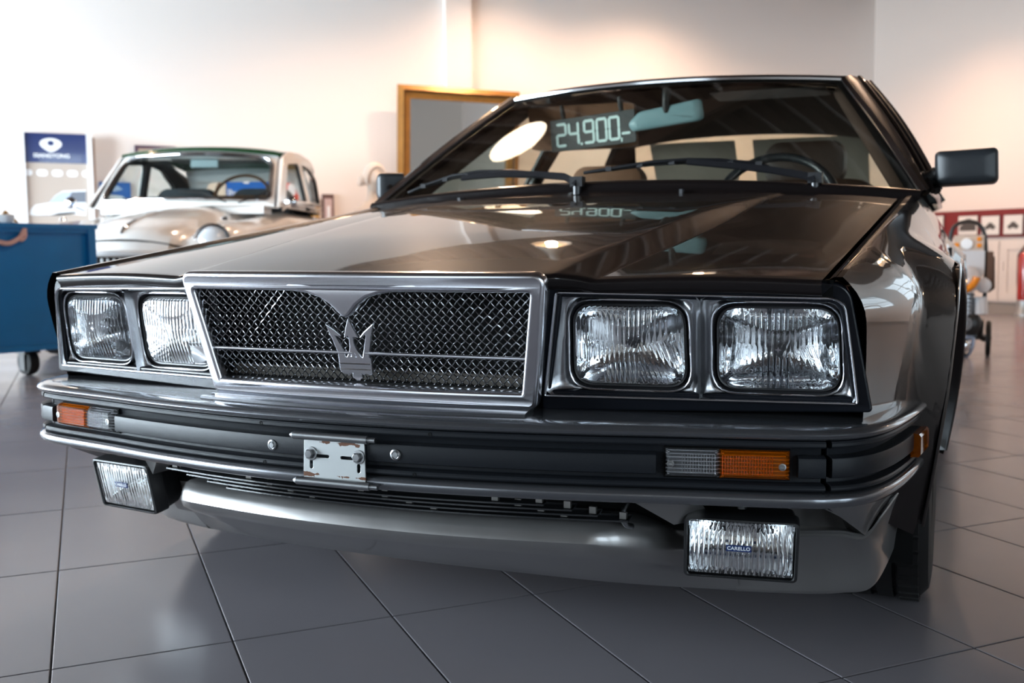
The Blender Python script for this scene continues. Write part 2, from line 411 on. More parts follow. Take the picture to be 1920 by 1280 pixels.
# ================================================================== THE DARK COUPE: body
PAINT = pmat('dark_metallic_paint', (0.0075, 0.0055, 0.0055), rough=0.35, metal=0.0, coat=1.0, coat_rough=0.015, spec=0.15, coat_ior=1.40)
TRIMB = pmat('gloss_black_trim', (0.007, 0.008, 0.011), rough=0.18, spec=0.3)
BUMP = pmat('ribbed_black_plastic', (0.010, 0.0115, 0.0145), rough=0.42, spec=0.22, bump=0.12, bscale=900)
CHROME = pmat('polished_chrome', (0.78, 0.79, 0.81), rough=0.06, metal=1.0)
SATIN = pmat('satin_chrome', (0.72, 0.72, 0.76), rough=0.22, metal=1.0)
BEZELM = pmat('dark_chrome_bezel', (0.46, 0.47, 0.49), rough=0.27, metal=1.0)
GUN = pmat('gunmetal_bumper_paint', (0.17, 0.175, 0.19), rough=0.24, metal=0.8, coat=0.8, coat_rough=0.05)
SPOIL = pmat('grey_metallic_paint', (0.30, 0.29, 0.285), rough=0.30, metal=0.75, coat=0.7, coat_rough=0.06, vary=0.10, vscale=9, rvary=.05)
DARKIN = pmat('dark_recess', (0.004, 0.004, 0.004), rough=0.8, spec=0.15)
RUB = pmat('tyre_rubber', (0.007, 0.0065, 0.0065), rough=0.65, spec=.3)
WEATHER = pmat('window_rubber', (0.012, 0.012, 0.012), rough=0.45)
car = empty('coupe', (0, 0, 0), 'large dark brown-black metallic four-headlamp coupe in the foreground with a mesh grille', 'car')
YS = [.06, .30, .68, 1.0, 1.3]; ZS = [.6205, .648, .688, .742, .795]
YC = [.0, .14, .35, .65, .85, 1.15, 1.3]; ZC = [.636, .654, .692, .737, .763, .800, .818]
def zseam(y): return .6205 + .139*(y-.06)
def zcrease(y): return zseam(y) + smooth_interp(y, [0, .14, .35, .65, .85, 1.15, 1.35], [.015, .022, .030, .036, .035, .029, .025])
def xcrease(y): return interp(y, [0, .14, .35, .65, .85, 1.15, 1.35], [.316, .328, .348, .372, .398, .44, .47])
def xseam(y): return lerp(.688, .722, max(0, min(1, y/1.34)))
def y_front(x): return interp(abs(x), [0, .28, .316, .345, .69, .74], [.014, .018, .026, .042, .087, .098])
def y_rear(x): return 1.275 - .125*(1-(x/.74)**2)
def hood_z(x, y):
    x = abs(x); xc, xs_ = xcrease(y), xseam(y); zc_, zs_ = zcrease(y), zseam(y)
    if x <= xc: return zc_ + .007*(1-(x/xc)**2)*ss(0, .5, y+.12)
    D = zc_-zs_; k = 1-ss(.55, 1.12, y); w = .020 + .034*k; d1 = D*(.18 + .47*k)
    if x <= xc+w: return zc_ - d1*(x-xc)/w
    t = (x-xc-w)/(xs_-xc-w)
    return zc_ - d1 - (D-d1)*t + .004*math.sin(PI*min(1, t))
us = [i/14*.93 for i in range(14)] + [.93, .97, 1.0] 
def hood_rows():
    rows = []
    NV = 40
    for iv in range(NV+1):
        v = (iv/NV)**1.25; row = []
        xs_ = []
        for side in (-1, 1):
            pass
        ymid = lerp(.035, 1.25, v); xc, xe = xcrease(ymid), xseam(ymid)-.0035; w_ = .020 + .034*(1-ss(.55, 1.12, ymid))
        half = [xc*k/9 for k in range(9)] + [xc-.006, xc, xc+.004, xc+w_*.5, xc+w_-.004, xc+w_, xc+w_+.006] + [lerp(xc+w_+.006, xe, k/12) for k in range(1, 13)]
        xsall = [-h for h in reversed(half[1:])] + half
        for x in xsall:
            y = lerp(y_front(x), y_rear(x), v); z = hood_z(x, y)
            if v < 1e-6: z -= .004
            row.append(Vector((x, y, z)))
        if iv == 0:
            rows.append([p + Vector((0, .034, -.018)) for p in row]); rows.append([p + Vector((0, .012, -.0175)) for p in row]); rows.append([p + Vector((0, .010, -.016)) for p in row]); rows.append([p + Vector((0, -.0004, -.003)) for p in row])
            row = [p + Vector((0, .0012, .0026)) for p in row]
        rows.append(row)
    return rows
hood = MB().grid(hood_rows()).build('hood', PAINT, car, 60)
# ---- fender and body side
def xmax(y): return interp(y, [.10, .20, .30, .42, .60, 1.0, 1.5, 2.6, 3.3, 3.8, 4.05], [.742, .766, .786, .803, .815, .826, .838, .842, .838, .81, .77])
def xcr(y): return interp(y, [.09, .5, 1.3, 2.0, 3.0, 4.05], [.711, .722, .748, .758, .75, .70])
def zcr(y):
    if y < 1.3: return zseam(y) + .003
    return interp(y, [1.3, 1.6, 3.0, 4.05], [.799, .81, .825, .80])
WC = [(.745, .293), (3.262, .293)]; AR = .352
def zbot(y):
    z = interp(y, [.1, .4, 4.05], [.33, .2, .25])
    for (wy, wz) in WC:
        d = AR**2-(y-wy)**2
        if d > 0: z = max(z, wz + math.sqrt(d)*.998)
    return z
def side_point(y, t):
    """t 0 at the crest, 1 at the bottom edge"""
    zt, zb = zcr(y), zbot(y); z = lerp(zt, zb, t); xm, xc = xmax(y), xcr(y)
    waist = .56
    k = max(0, (z-waist)/(zt-waist)) if zt > waist else 0
    x = xm - (xm-xc)*k**2.4
    if z < waist: x = xm - .035*((waist-z)/.35)**2
    # flare bulge round the wheel arches
    for (wy, wz) in WC:
        r = math.hypot(y-wy, z-wz)
        x += .050*max(0, min(1, (AR+.075-r)/.075))*ss(-.30, -.05, z-wz+.1)*ss(zt-.012, zt-.06, z)
    # feature line below the lamps
    return x, z
def yshift(y, z):   # the nose leans: lower parts start further back
    return (.625-z)*.25*(1-ss(.1, .45, y))
ystn = [.103, .113, .13, .16, .20, .24, .28, .32, .35, .37, .385, .395, .402, .41, .42, .44, .47, .51, .56, .62, .68, .745, .81, .87, .93, .98, 1.02, 1.05, 1.07, 1.082, 1.09, 1.097, 1.11, 1.15, 1.2, 1.3, 1.45]
rear_st = [1.6, 1.9, 2.2, 2.5, 2.75, 2.86, 2.9, 2.912, 2.925, 2.95, 3.0, 3.08, 3.17, 3.262, 3.36, 3.45, 3.53, 3.58, 3.60, 3.612, 3.63, 3.7, 3.85, 4.0, 4.05]
def side_rows(st, top_from_seam=True):
    rows = []
    for y in st:
        row = []
        if top_from_seam:
            xs0 = xseam(y)+.0035; zs0 = zseam(y)
            row += [Vector((xs0, y, zs0-.012)), Vector((xs0, y, zs0)), Vector((lerp(xs0, xcr(y), .5), y, zs0+.0035)), Vector((xcr(y)-.012, y, zcr(y)-.0005))]
        for k in range(21):
            t = (k/20)**1.15; x, z = side_point(y, t)
            row.append(Vector((x, y+yshift(y, z), z)))
        rows.append(row)
    return rows
f_st = [y for y in ystn if y <= 1.3]
fm = MB().grid(side_rows(f_st))
r0 = side_rows([.103])[0]
fend = fm.build('fender', PAINT, car, 42)
link('fender', mirrored(fend.data), None, car)
# door and rear quarter
door_st = [1.303, 1.45, 1.6, 1.9, 2.2, 2.44]
qm = [y for y in rear_st if y >= 2.5]
dm = MB().grid(side_rows(door_st, False)); dr = dm.build('door', PAINT, car, 42)
dl_ = link('door', mirrored(dr.data), None, car)
qd = MB().grid(side_rows([2.446]+qm, False)); qo = qd.build('rear_quarter', PAINT, car, 42); link('rear_quarter', mirrored(qo.data), None, car)
for s_, d_ in ((1, dr), (-1, dl_)):
    hm = MB().box((s_*.826, 2.25, .66), (.02, .16, .03)); hm.build('door_handle', BLK, d_)
# black body moulding
for s_ in (1, -1):
    rows = []
    for y in [1.12, 1.3, 1.6, 2.0, 2.4, 2.75, 2.88]:
        x = side_point(y, 0)[0]; xx = xmax(y)
        rows.append([Vector((s_*(xx-.004), y, .515)), Vector((s_*(xx+.010), y, .51)), Vector((s_*(xx+.010), y, .475)), Vector((s_*(xx-.004), y, .47))])
    MB().grid(rows).build('side_moulding', BUMP, car)
# wheel-arch flare lips
for (wy, wz), fr_ in ((WC[0], 1), (WC[1], 0)):
    rows = []
    for k in range(41):
        th = math.radians(-12 + 204*k/40); row = []
        for r, dx in ((AR+.006, .0460), (AR+.002, .0500), (AR-.003, .0495), (AR-.007, .044), (AR-.010, -.05)):
            y = wy - math.cos(th)*r; z = wz + math.sin(th)*r
            row.append(Vector((xmax(y) - (.035*((.56-z)/.35)**2 if z < .56 else 0) + dx - .004*ss(.56, .64, z), y, z)))
        rows.append(row)
    a_ = MB().grid(rows).build('arch_lip', PAINT, car, 50); link('arch_lip', mirrored(a_.data), None, car)
    # wheel well
    rows = []
    for k in range(25):
        th = math.radians(-25 + 230*k/24); y = wy-math.cos(th)*(AR-.004); z = wz+math.sin(th)*(AR-.004); rows.append([Vector((.80, y, z)), Vector((.50, y, z))])
    w_ = MB().grid(rows); w_.add([(.50, wy, wz)] + [r[1] for r in rows], [(0, k+1, k+2) for k in range(24)])
    w_ = w_.build('wheel_well', DARKIN, car); link('wheel_well', mirrored(w_.data), None, car)
# ---- wheels
ALLOY = pmat('alloy_wheel', (0.42, 0.42, 0.43), rough=.3, metal=.9)
def make_wheel(cx, cy, s_):
    R, hw = .298, .098
    t = MB(); prof = [(.19, -hw*.8), (.205, -hw*.95), (.25, -hw), (.275, -hw*.96), (.290, -hw*.82), (R, -hw*.70), (R, -hw*.42), (R-.007, -hw*.41), (R-.007, -hw*.36), (R, -hw*.35), (R, -.006), (R-.007, -.005), (R-.007, .005), (R, .006),
        (R, hw*.35), (R-.007, hw*.36), (R-.007, hw*.41), (R, hw*.42), (R, hw*.70), (.290, hw*.82), (.275, hw*.96), (.25, hw), (.205, hw*.95), (.19, hw*.8)]
    t.lathe(prof, (0, 0, 0), (1, 0, 0), 56)
    w = t.build('tyre', RUB, car, 30); w.location = (cx, cy, R)
    tm = MB()   # cross grooves standing proud as tread blocks
    for k in range(56):
        a = 2*PI*k/56; d = Vector((0, math.cos(a), math.sin(a))); tt = Vector((0, -math.sin(a), math.cos(a)))
        for x0 in (-.083, .083):
            tm.box(d*(R+.0005)+Vector((x0*.74, 0, 0)), (.034, .0235, .007), Matrix((Vector((1, 0, 0)), tt, d)).transposed())
    o = tm.build('tread_block', RUB, w); o['kind'] = 'stuff'
    rim = MB().lathe([(.0, .03), (.04, .035), (.05, .02), (.06, .0)], (s_*.035, 0, 0), (s_, 0, 0), 24)
    rim.lathe([(.192, -.085), (.19, -.06), (.165, -.05), (.165, .03), (.185, .05), (.197, .072), (.192, .085), (.18, .062), (.16, .045)], (0, 0, 0), (s_, 0, 0), 40)
    for k in range(8):
        a = 2*PI*k/8; d = Vector((0, math.cos(a), math.sin(a))); tt = Vector((0, -math.sin(a), math.cos(a)))
        rim.box(d*.11+Vector((s_*.045, 0, 0)), (.028, .045, .13), Matrix((Vector((1, 0, 0)), tt, d)).transposed())
    rim.lathe([(.0, 0), (.165, 0)], (s_*.0, 0, 0), (s_, 0, 0), 24)
    rim.build('rim', ALLOY, w)
for s_ in (1, -1):
    make_wheel(s_*.728, .745, s_); make_wheel(s_*.735, 3.262, s_)
# ================================================================== front of the coupe
for s_ in (1, -1): MB().box((s_*.53, .32, .535), (.40, .14, .15)).build('lamp_housing_box', DARKIN, car)
for s_ in (1, -1): MB().box((s_*.6895, .122, .612), (.018, .03, .026)).build('seam_filler', DARKIN, car)
# headlamp surround panel (gloss black), bezel, lamps: on a plane that leans and sweeps back
BP0 = Vector((.714, .109, .601)); BU = Vector((1, .15, 0)).normalized(); BV = Vector((0, -.155, 1)); BV = (BV-BU*BV.dot(BU)).normalized(); BN = BU.cross(BV)   # BN points forward (-y)
BM = frame(BP0, BU, BV)
BINV = BM.inverted()
def bl(px, py, off=0.0):
    p = BINV @ on_plane((px, py), BP0 + BN*off, BN); return (p.x, p.y)
def both(name, me, material, parent):
    a = link(name, me, material, parent); b = link(name, mirrored(me), None, parent); return a, b
sur_o = round_poly([bl(1026, 526), bl(1542, 533.5), bl(1590, 538), bl(1632, 771), bl(1018, 766)], [.002, 0, .022, .004, .002], 6)
bez_o = [bl(1043, 548), bl(1584, 559.5), bl(1608, 757), bl(1022, 741)]
bz = round_poly(bez_o, [.004, .022, .005, .003], 6)
sur_h = round_poly([(p[0]*1+d[0], p[1]+d[1]) for p, d in zip(bez_o, ((.004, -.004), (-.004, -.004), (-.004, .004), (.004, .004)))], [.004, .02, .004, .003], 6)
def lamp_outline(l, r, t, b, rad, n=7):
    """rounded quadrilateral through pixel limits of a lamp opening"""
    pts = [bl(l+6, t-3), bl(r-8, t+3), bl(r, b+4), bl(l, b-4)]
    return round_poly(pts, rad, n)
open_i = [bl(1063, 562), bl(1290, 566), bl(1297, 739), bl(1066, 731)]
open_o = [bl(1333, 567), bl(1578, 570), bl(1585, 747), bl(1334, 739)]
lens_i = [bl(1073, 576), bl(1280, 578), bl(1285, 729), bl(1077, 723)]
lens_o = [bl(1347, 581), bl(1571, 584), bl(1577, 737), bl(1347, 731)]
srm = plate([sur_o, sur_h], .03, .0035, BM @ Matrix.Translation((0, 0, -.018)), 2)
both('lamp_surround', srm, TRIMB, car)
# bezel: concave sheet between its rim and the lamp openings
def bez_depth(p):
    return 0.0
oi = round_poly(open_i, .036, 8); oo = round_poly(open_o, .036, 8)
ci = resample(oi, 64); co = resample(oo, 64)
def sheet(rings, close=True):
    mb = MB(); mb.grid([[BM @ Vector(p) for p in r] for r in rings], close_v=True); return mb
def bezel_mesh():
    mb = MB()
    # split the bezel into two cells along a line between the lamps
    midt = (Vector(bl(1313, 552.5)), Vector(bl(1314, 751)))
    cells = [(ci, [Vector(bz_) for bz_ in ()])]
    def cell(outer, ring):
        n = len(ring); c = sum(ring, Vector((0, 0)))/n
        # match each ring point to the outer boundary along the ray from the centre
        def hit(d):
            best = None
            for i in range(len(outer)):
                a, b = outer[i], outer[(i+1) % len(outer)]; e = b-a; den = d.x*e.y-d.y*e.x
                if abs(den) < 1e-9: continue
                q = a-c; t = (q.x*e.y-q.y*e.x)/den; s = (q.x*d.y-q.y*d.x)/den
                if t > 0 and -1e-6 <= s <= 1+1e-6 and (best is None or t < best): best = t
            return c + d*best
        rows = [[] for _ in range(9)]
        for p in ring:
            o = hit((p-c).normalized())
            for k, (t, z) in enumerate(((0, .001), (.0, .001), (.10, -.0035), (.25, -.009), (.5, -.0155), (.75, -.0165), (.93, -.0125), (1, -.0095), (1.0, -.024))):
                q = o.lerp(p, t); rows[k].append(BM @ Vector((q.x, q.y, z - (.0 if k else .004))))
        mb.grid(rows, close_v=True)
    bzv = [Vector(p) for p in bz]
    # left cell (inner lamp): bezel polygon clipped at the mid line
    def side(p): return (p - midt[0]).x*(midt[1]-midt[0]).y - (p-midt[0]).y*(midt[1]-midt[0]).x
    def clip(keep):
        out = []
        for i in range(len(bzv)):
            a, b = bzv[i], bzv[(i+1) % len(bzv)]; sa, sb = side(a)*keep, side(b)*keep
            if sa >= 0: out.append(a)
            if sa*sb < 0: out.append(a.lerp(b, sa/(sa-sb)))
        return out
    A = clip(1); B = clip(-1)
    cx_i = sum(ci, Vector((0, 0)))/len(ci)
    inA = side(cx_i) > 0
    cell(A if inA else B, ci); cell(B if inA else A, co)
    return mb
bm1 = bezel_mesh(); bme = mesh_from(bm1.v, bm1.f, 50)
bezR, bezL = both('headlamp_bezel', bme, BEZELM, car)
rim_pts = [BM @ Vector((p[0], p[1], .001)) for p in bz]
rm = MB().tube(rim_pts, .0021, 6, closed=True); rme = mesh_from(rm.v, rm.f, 60)
link('bezel_rim', rme, SATIN, bezR); link('bezel_rim', mirrored(rme), None, bezL)
for ring in (ci, co):
    rm = MB().tube([BM @ Vector((p.x, p.y, -.009)) for p in ring], .0018, 6, closed=True); rme = mesh_from(rm.v, rm.f, 60)
    link('opening_rim', rme, SATIN, bezR); link('opening_rim', mirrored(rme), None, bezL)
# headlamps
LENS = pmat('fluted_lamp_glass', (0.97, 0.985, 1.0), rough=0.0, trans=1.0, ior=1.45)
REFL = pmat('lamp_reflector', (0.88, 0.90, 0.92), rough=0.05, metal=1.0)
LAMPB = pmat('lamp_bucket', (0.02, 0.02, 0.022), rough=.35)
SHIELD = pmat('bulb_shield', (0.10, 0.10, 0.11), rough=.25, metal=.8)
def headlamp(opening, lens, outer):
    lp = round_poly(lens, .029, 8); ring = resample(lp, 72); n = 72
    c = sum(ring, Vector((0, 0)))/n
    hw = (max(p.x for p in ring)-min(p.x for p in ring))/2; hh = (max(p.y for p in ring)-min(p.y for p in ring))/2
    # bucket between opening and lens: black gasket
    opn = resample(round_poly(opening, .036, 8), n)
    k0 = min(range(n), key=lambda i: (opn[i]-ring[0]).length); opn = opn[k0:]+opn[:k0]
    mb = MB(); mb.grid([[BM @ Vector((p.x, p.y, z)) for p in r_] for r_, z in ((opn, -.014), ([o.lerp(r, .55) for o, r in zip(opn, ring)], -.020), ([o.lerp(r, .72) for o, r in zip(opn, ring)], -.013), (ring, -.014), (ring, -.03))], close_v=True)
    bucket = mesh_from(mb.v, mb.f, 40)
    # lens: grid over the ring's square with flutes as real relief; drops behind at its edge
    NU, NV = 260, 40
    def inside_scale(u, v):
        return None
    rows = []
    for j in range(NV+1):
        row = []
        for i in range(NU+1):
            u, v = 2*i/NU-1, 2*j/NV-1
            # square -> ring: shrink square direction onto the ring outline
            m_ = max(abs(u), abs(v))
            if m_ < 1e-6: p = c.copy()
            else:
                d = Vector((u/m_*hw, v/m_*hh)); k = math.atan2(d.y, d.x)
                best = None
                L = None
                p = None
                # outline point along d
                p = outline_hit(ring, c, d)
                p = c + (p-c)*m_
            x, y = p.x-c.x, p.y-c.y
            nx, ny = x/hw, y/hh
            z = -.012 + .010*(1-nx*nx)*(1-ny*ny)*1.0
            edge = ss(1.0, .93, m_)
            fl = 0
            def flute(coord, w, amp):
                t = (coord/w) % 1.0; return amp*(1-(2*t-1)**2)
            if ny > .12:
                w_ = .0072 if -.15 < nx < .35 else .0080
                fl = flute(x, w_, .0017)
            elif nx > .18 and ny < .10:
                fl = flute(x + .35*y, .0075, .0014) + (flute(y+.4*x, .0075, .0012) if ny < -.25 else 0)
            elif nx < -.45 and ny < -.30:
                fl = 0
            else: fl = flute(x, .0074, .0016)
            if -.02 < nx < .2 and -.12 < ny < .25: fl = flute(x - .4*y, .0074, .0015)
            z += fl*edge
            if m_ > .999: z = -.016
            row.append(BM @ Vector((p.x, p.y, z)))
        rows.append(row)
    ml = MB().grid(rows); lme = mesh_from(ml.v, ml.f, 70)
    # reflector bowl
    rr = []
    for k, (s, z) in enumerate(((1.0, -.0165), (.985, -.026), (.93, -.038), (.80, -.050), (.6, -.060), (.35, -.067), (.12, -.070), (.0, -.070))):
        rr.append([BM @ Vector((c.x+(p.x-c.x)*s, c.y+(p.y-c.y)*s, z)) for p in ring])
    mr = MB().grid(rr, close_v=True); refl = mesh_from(mr.v, mr.f, 60)
    mbu = MB().lathe([(.0, .036), (.012, .035), (.015, .030), (.015, .010), (.010, .0)], BM @ Vector((c.x, c.y, -.070)), BN, 18); bulb = mesh_from(mbu.v, mbu.f)
    marks = MB()
    o2 = BM @ Vector((c.x-hw*.0, c.y+hh*.02, .0008))
    star = [( .0, .005), (.0012, .0012), (.005, 0), (.0012, -.0012), (0, -.005), (-.0012, -.0012), (-.005, 0), (-.0012, .0012)]
    st = plate([star], .0008, 0, BM @ Matrix.Translation((c.x, c.y+hh*.05, -.0002)))
    tx = text_mesh('CARELLO', .0085, .0008, BM @ Matrix.Translation((c.x-hw*.62, c.y-hh*.52, -.0055)))
    t2 = text_mesh('01 4', .008, .0008, BM @ Matrix.Translation((c.x-hw*.60, c.y-hh*.80, -.0085)))
    for mir in (0, 1):
        par = bezL if mir else bezR
        f = mirrored if mir else (lambda q: q)
        b_ = link('headlamp', f(bucket), None if mir and bucket.materials else LAMPB, car)
        link('lamp_lens', f(lme), None if mir else LENS, b_); link('reflector', f(refl), None if mir else REFL, b_); link('bulb_shield', f(bulb), None if mir else SHIELD, b_)
        link('lens_mark', f(st), None if mir else SATIN, b_)
        if not mir:
            link('lens_lettering', tx, SATIN, b_); link('lens_lettering', t2, SATIN, b_)
        else:
            # lettering is not mirrored on the other side
            M2 = Matrix.Translation((-2*(BM @ Vector((c.x, c.y, 0))).x, 0, 0))
            u2 = Vector((-BU.x, BU.y, BU.z))
            FM = frame(Vector((-(BM @ Vector((c.x, c.y, 0))).x, (BM @ Vector((c.x, c.y, 0))).y, (BM @ Vector((c.x, c.y, 0))).z)), -u2, Vector((-BV.x, BV.y, BV.z)))
            link('lens_lettering', text_mesh('CARELLO', .0085, .0008, FM @ Matrix.Translation((-hw*.62, -hh*.52, -.0055))), SATIN, b_)
def outline_hit(ring, c, d):
    best = None; n = len(ring)
    for i in range(n):
        a, b = ring[i], ring[(i+1) % n]; e = b-a; den = d.x*e.y-d.y*e.x
        if abs(den) < 1e-12: continue
        q = a-c; t = (q.x*e.y-q.y*e.x)/den; s = (q.x*d.y-q.y*d.x)/den
        if t > 0 and -1e-6 <= s <= 1+1e-6 and (best is None or t < best): best = t
    return c + d*best
headlamp(open_i, lens_i, False); headlamp(open_o, lens_o, True)
# ---- grille
GS = .2216
def gplane(x, z, off=0.0): return (.627-z)*GS + off
def bow(x): return -.026*max(0, 1-(x/.314)**2)
GM = frame(Vector((0, 0, .627)), (1, 0, 0), (0, -GS, 1)); GL = math.sqrt(1+GS*GS); GINV = GM.inverted()
def gl(x, z): return (x, (z-.627)*GL)
def densify(ol, step):
    out = []
    for i in range(len(ol)):
        a, b = Vector(ol[i]), Vector(ol[(i+1) % len(ol)]); n = max(1, int((b-a).length/step))
        out += [tuple(a.lerp(b, k/n)) for k in range(n)]
    return out
g_out = round_poly([gl(-.314, .629), gl(.314, .629), gl(.285, .441), gl(-.285, .441)], [.014, .014, .008, .008], 5)
half = [(.288, .6125), (.110, .6125), (.084, .6118), (.060, .6085), (.038, .602), (.020, .5905), (.009, .579), (.004, .5745), (.0, .573)]
notch_r = [gl(x, z) for x, z in half]; notch_l = [(-p[0], p[1]) for p in reversed(notch_r[:-1])]
corner_tr = round_poly([gl(.2, .6125), gl(.302, .6125), gl(.2745, .4545), gl(.1, .4545)], [0, .012, .006, 0], 5)[1:-1]
corner_tl = [(-p[0], p[1]) for p in reversed(corner_tr)]
g_in = corner_tl + notch_l + list(reversed(notch_r)) if False else (list(reversed(notch_r))[0:0] + [])
# inner opening, clockwise: top left -> notch -> top right -> bottom right -> bottom left
top = [(-p[0], p[1]) for p in notch_r[1:]] + list(reversed(notch_r[1:-1]))
g_in = top + corner_tr + corner_tl
def bent(me, off=0.0):
    for v in me.vertices: v.co.y += bow(v.co.x) + off
    return me
fr_me = plate([densify(g_out, .02), densify(g_in, .02)], .022, .006, GM @ Matrix.Translation((0, 0, -.006)), 3)
grille = link('grille_frame', bent(fr_me), SATIN, car)
# box behind the frame (chrome returns to the nose)
rows = []
for k in range(len(g_out)):
    x, v = g_out[k]; P_ = GM @ Vector((x*.985, v*.985-.0015, -.012)); P_.y += bow(x); Q_ = Vector((P_.x, max(P_.y+.02, .085), P_.z)); rows.append([P_, Q_])
MB().grid(rows, close_u=True).build('grille_shell', SATIN, grille)
# wire mesh, one wire at a time
WIRE = pmat('mesh_wire', (0.36, 0.36, 0.37), rough=0.22, metal=1.0)
def in_open(x, z):
    if z > .6135 or z < .4535: return False
    half_w = lerp(.2745, .302, (z-.4545)/(.6125-.4545))
    if abs(x) > half_w+.003: return False
    if abs(x) < .11:
        zt = interp(abs(x), [p[0] for p in reversed(half)], [p[1] for p in reversed(half)])
        if z > zt + .003: return False
    return True
PITCH = .0137; SL = 1.0
def wire(c0, sgn):
    # x = c0 + sgn*(z-.4535)
    pts = []; N = 96; run = []
    for k in range(N+1):
        z = lerp(.4535, .6135, k/N); x = c0 + sgn*(z-.4535)*1.06
        if in_open(x, z):
            ph = (z-.4535)/PITCH*2*1.06; w = math.sin(PI*(ph + (0 if sgn > 0 else 1) + c0/PITCH*2*0))
            run.append(Vector((x, gplane(x, z, .010) + .0012*w, z)))
        elif run:
            if len(run) > 3: pts.append(run)
            run = []
    if len(run) > 3: pts.append(run)
    for r in pts:
        MB().tube(r[::2] if len(r) > 8 else r, .00105, 4).build('mesh_wire', WIRE, grille, 80)
nw = int(.80/PITCH)
for k in range(-nw//2-2, nw//2+2):
    c0 = k*PITCH
    wire(c0 - .085, 1); wire(c0 + .085, -1)
MB().box((0, .085, .535), (.60, .004, .20)).box((0, .062, .4575), (.55, .045, .012)).build('radiator_shroud', DARKIN, car)
MB().box((0, .067, .470), (.54, .012, .020)).build('radiator_rail', pmat('dusty_rail', (.10, .085, .07), rough=.6), car)
bar = MB()
for s_ in (-1, 1):
    bar.tube([(s_*lerp(.012, .288, k/6), gplane(0, .51, -.001)+bow(s_*lerp(.012, .288, k/6))*.15, .5105) for k in range(7)], .0027, 8)
bar.build('grille_bar', SATIN, grille, 60)
# trident emblem
TP0 = Vector((0, gplane(0, .52, -.004), .52)); TN = Vector((0, -1, -GS)).normalized()
TM = frame(TP0, (1, 0, 0), (0, -GS, 1)); TI_ = TM.inverted()
tri_px = [(910,145),(1045,410),(975,395),(985,470),(1000,540),(1045,620),(1120,715),(1140,715),(1160,560),(1185,380),(1160,372),(1105,400),(1150,340),(1270,230),(1245,420),(1220,660),(1218,715),(1250,735),(1262,850),(1280,955),(1240,975),(1215,955),(1180,950),(1150,970),(1120,948),(1100,955),(1120,975),(1130,1020),(1105,1030),(1100,1055),(1050,1055),(1035,1035),(995,1010),(990,935),(960,955),(930,980),(905,950),(880,955),(850,945),(805,900),(790,800),(780,715),(770,640),(690,450),(585,225),(700,300),(795,380),(760,392),(700,370),(760,470),(830,590),(880,705),(905,705),(935,640),(945,560),(935,460),(920,385),(890,388),(862,405),(880,280)]
def tl(p):
    q = TI_ @ on_plane((540+p[0]/8, 580+p[1]/8), TP0, TN); return (q.x, q.y)
tpts = [tl(p) for p in tri_px]
slits = [[tl(p) for p in ((960, 625), (972, 700), (945, 700))], [tl(p) for p in ((1005, 640), (1055, 708), (1018, 706))]]
emb = link('trident_emblem', plate([tpts] + slits, .006, .0008, TM, 1), SATIN, grille)
for zpx in (795, 880):
    a_, b_ = tl((800 if zpx < 850 else 812, zpx)), tl((1258 if zpx < 850 else 1266, zpx+18))
    MB().tube([TM @ Vector((a_[0], a_[1], .0035)), TM @ Vector((b_[0], b_[1], .0035))], .0011, 6).build('emblem_ridge', CHROME, emb)
# ================================================================== bumper, lamps in it, spoiler
BX = [(0, -.055), (.105, -.052), (.20, -.043), (.30, -.028), (.40, -.009), (.49, .012), (.57, .029), (.65, .046), (.695, .060)]
corner_pts = [(.695, .060), (.725, .078), (.752, .112), (.772, .165), (.787, .235), (.799, .315), (.808, .40)]
def bump_path(x0=None, x1=None, n=40, corner=True):
    """points (x,y) with outward normals along the right half of the bumper front"""
    raw = [Vector((x, smooth_interp(x, [p[0] for p in BX], [p[1] for p in BX]))) for x in [.695*k/n for k in range(n+1)]]
    if corner: raw = raw + chaikin([Vector(p) for p in corner_pts], 3)[1:]
    out = []
    for i, p in enumerate(raw):
        a = raw[max(0, i-1)]; b = raw[min(len(raw)-1, i+1)]
        t = (b-a).normalized()
        if i == 0: t = Vector((1, 0))
        out.append((p, Vector((t.y, -t.x))))
    return out
BPATH = bump_path()
def full(path): return [(Vector((-p.x, p.y)), Vector((-n.x, n.y))) for p, n in reversed(path[1:])] + path
def sweep(path, prof, caps=True, mb=None):
    mb = mb or MB()
    rows = [[Vector((p.x+n.x*d, p.y+n.y*d, z)) for d, z in prof] for p, n in path]
    mb.grid(rows)
    if caps:
        for r in (rows[0], rows[-1]):
            o = len(mb.v); mb.v += r; mb.f.append(tuple(range(o, o+len(r))))
    return mb
FULL = full(BPATH)
def sub(path, xa, xb):
    """piece of the front part of the path between two x (with exact ends)"""
    xs = [p[0] for p in BX]; ys = [p[1] for p in BX]; out = []
    n = max(3, int(abs(xb-xa)/.02))
    for k in range(n+1):
        x = lerp(xa, xb, k/n); y = smooth_interp(abs(x), xs, ys)
        dy = (smooth_interp(min(.694, abs(x)+.004), xs, ys)-smooth_interp(max(0, abs(x)-.004), xs, ys))/(min(.694, abs(x)+.004)-max(0, abs(x)-.004))
        if x < 0: dy = -dy
        t = Vector((1, dy)).normalized(); out.append((Vector((x, y)), Vector((t.y, -t.x))))
    return out
cap_prof = [(-.16, .4335), (-.10, .4315), (-.045, .4300), (-.020, .4295), (-.006, .4290), (.003, .4270), (.0085, .4235), (.0100, .4195), (.0085, .4155), (.004, .4125), (-.004, .4115), (-.025, .4115)]
bumper = sweep(FULL, cap_prof).build('bumper', GUN, car, 40)
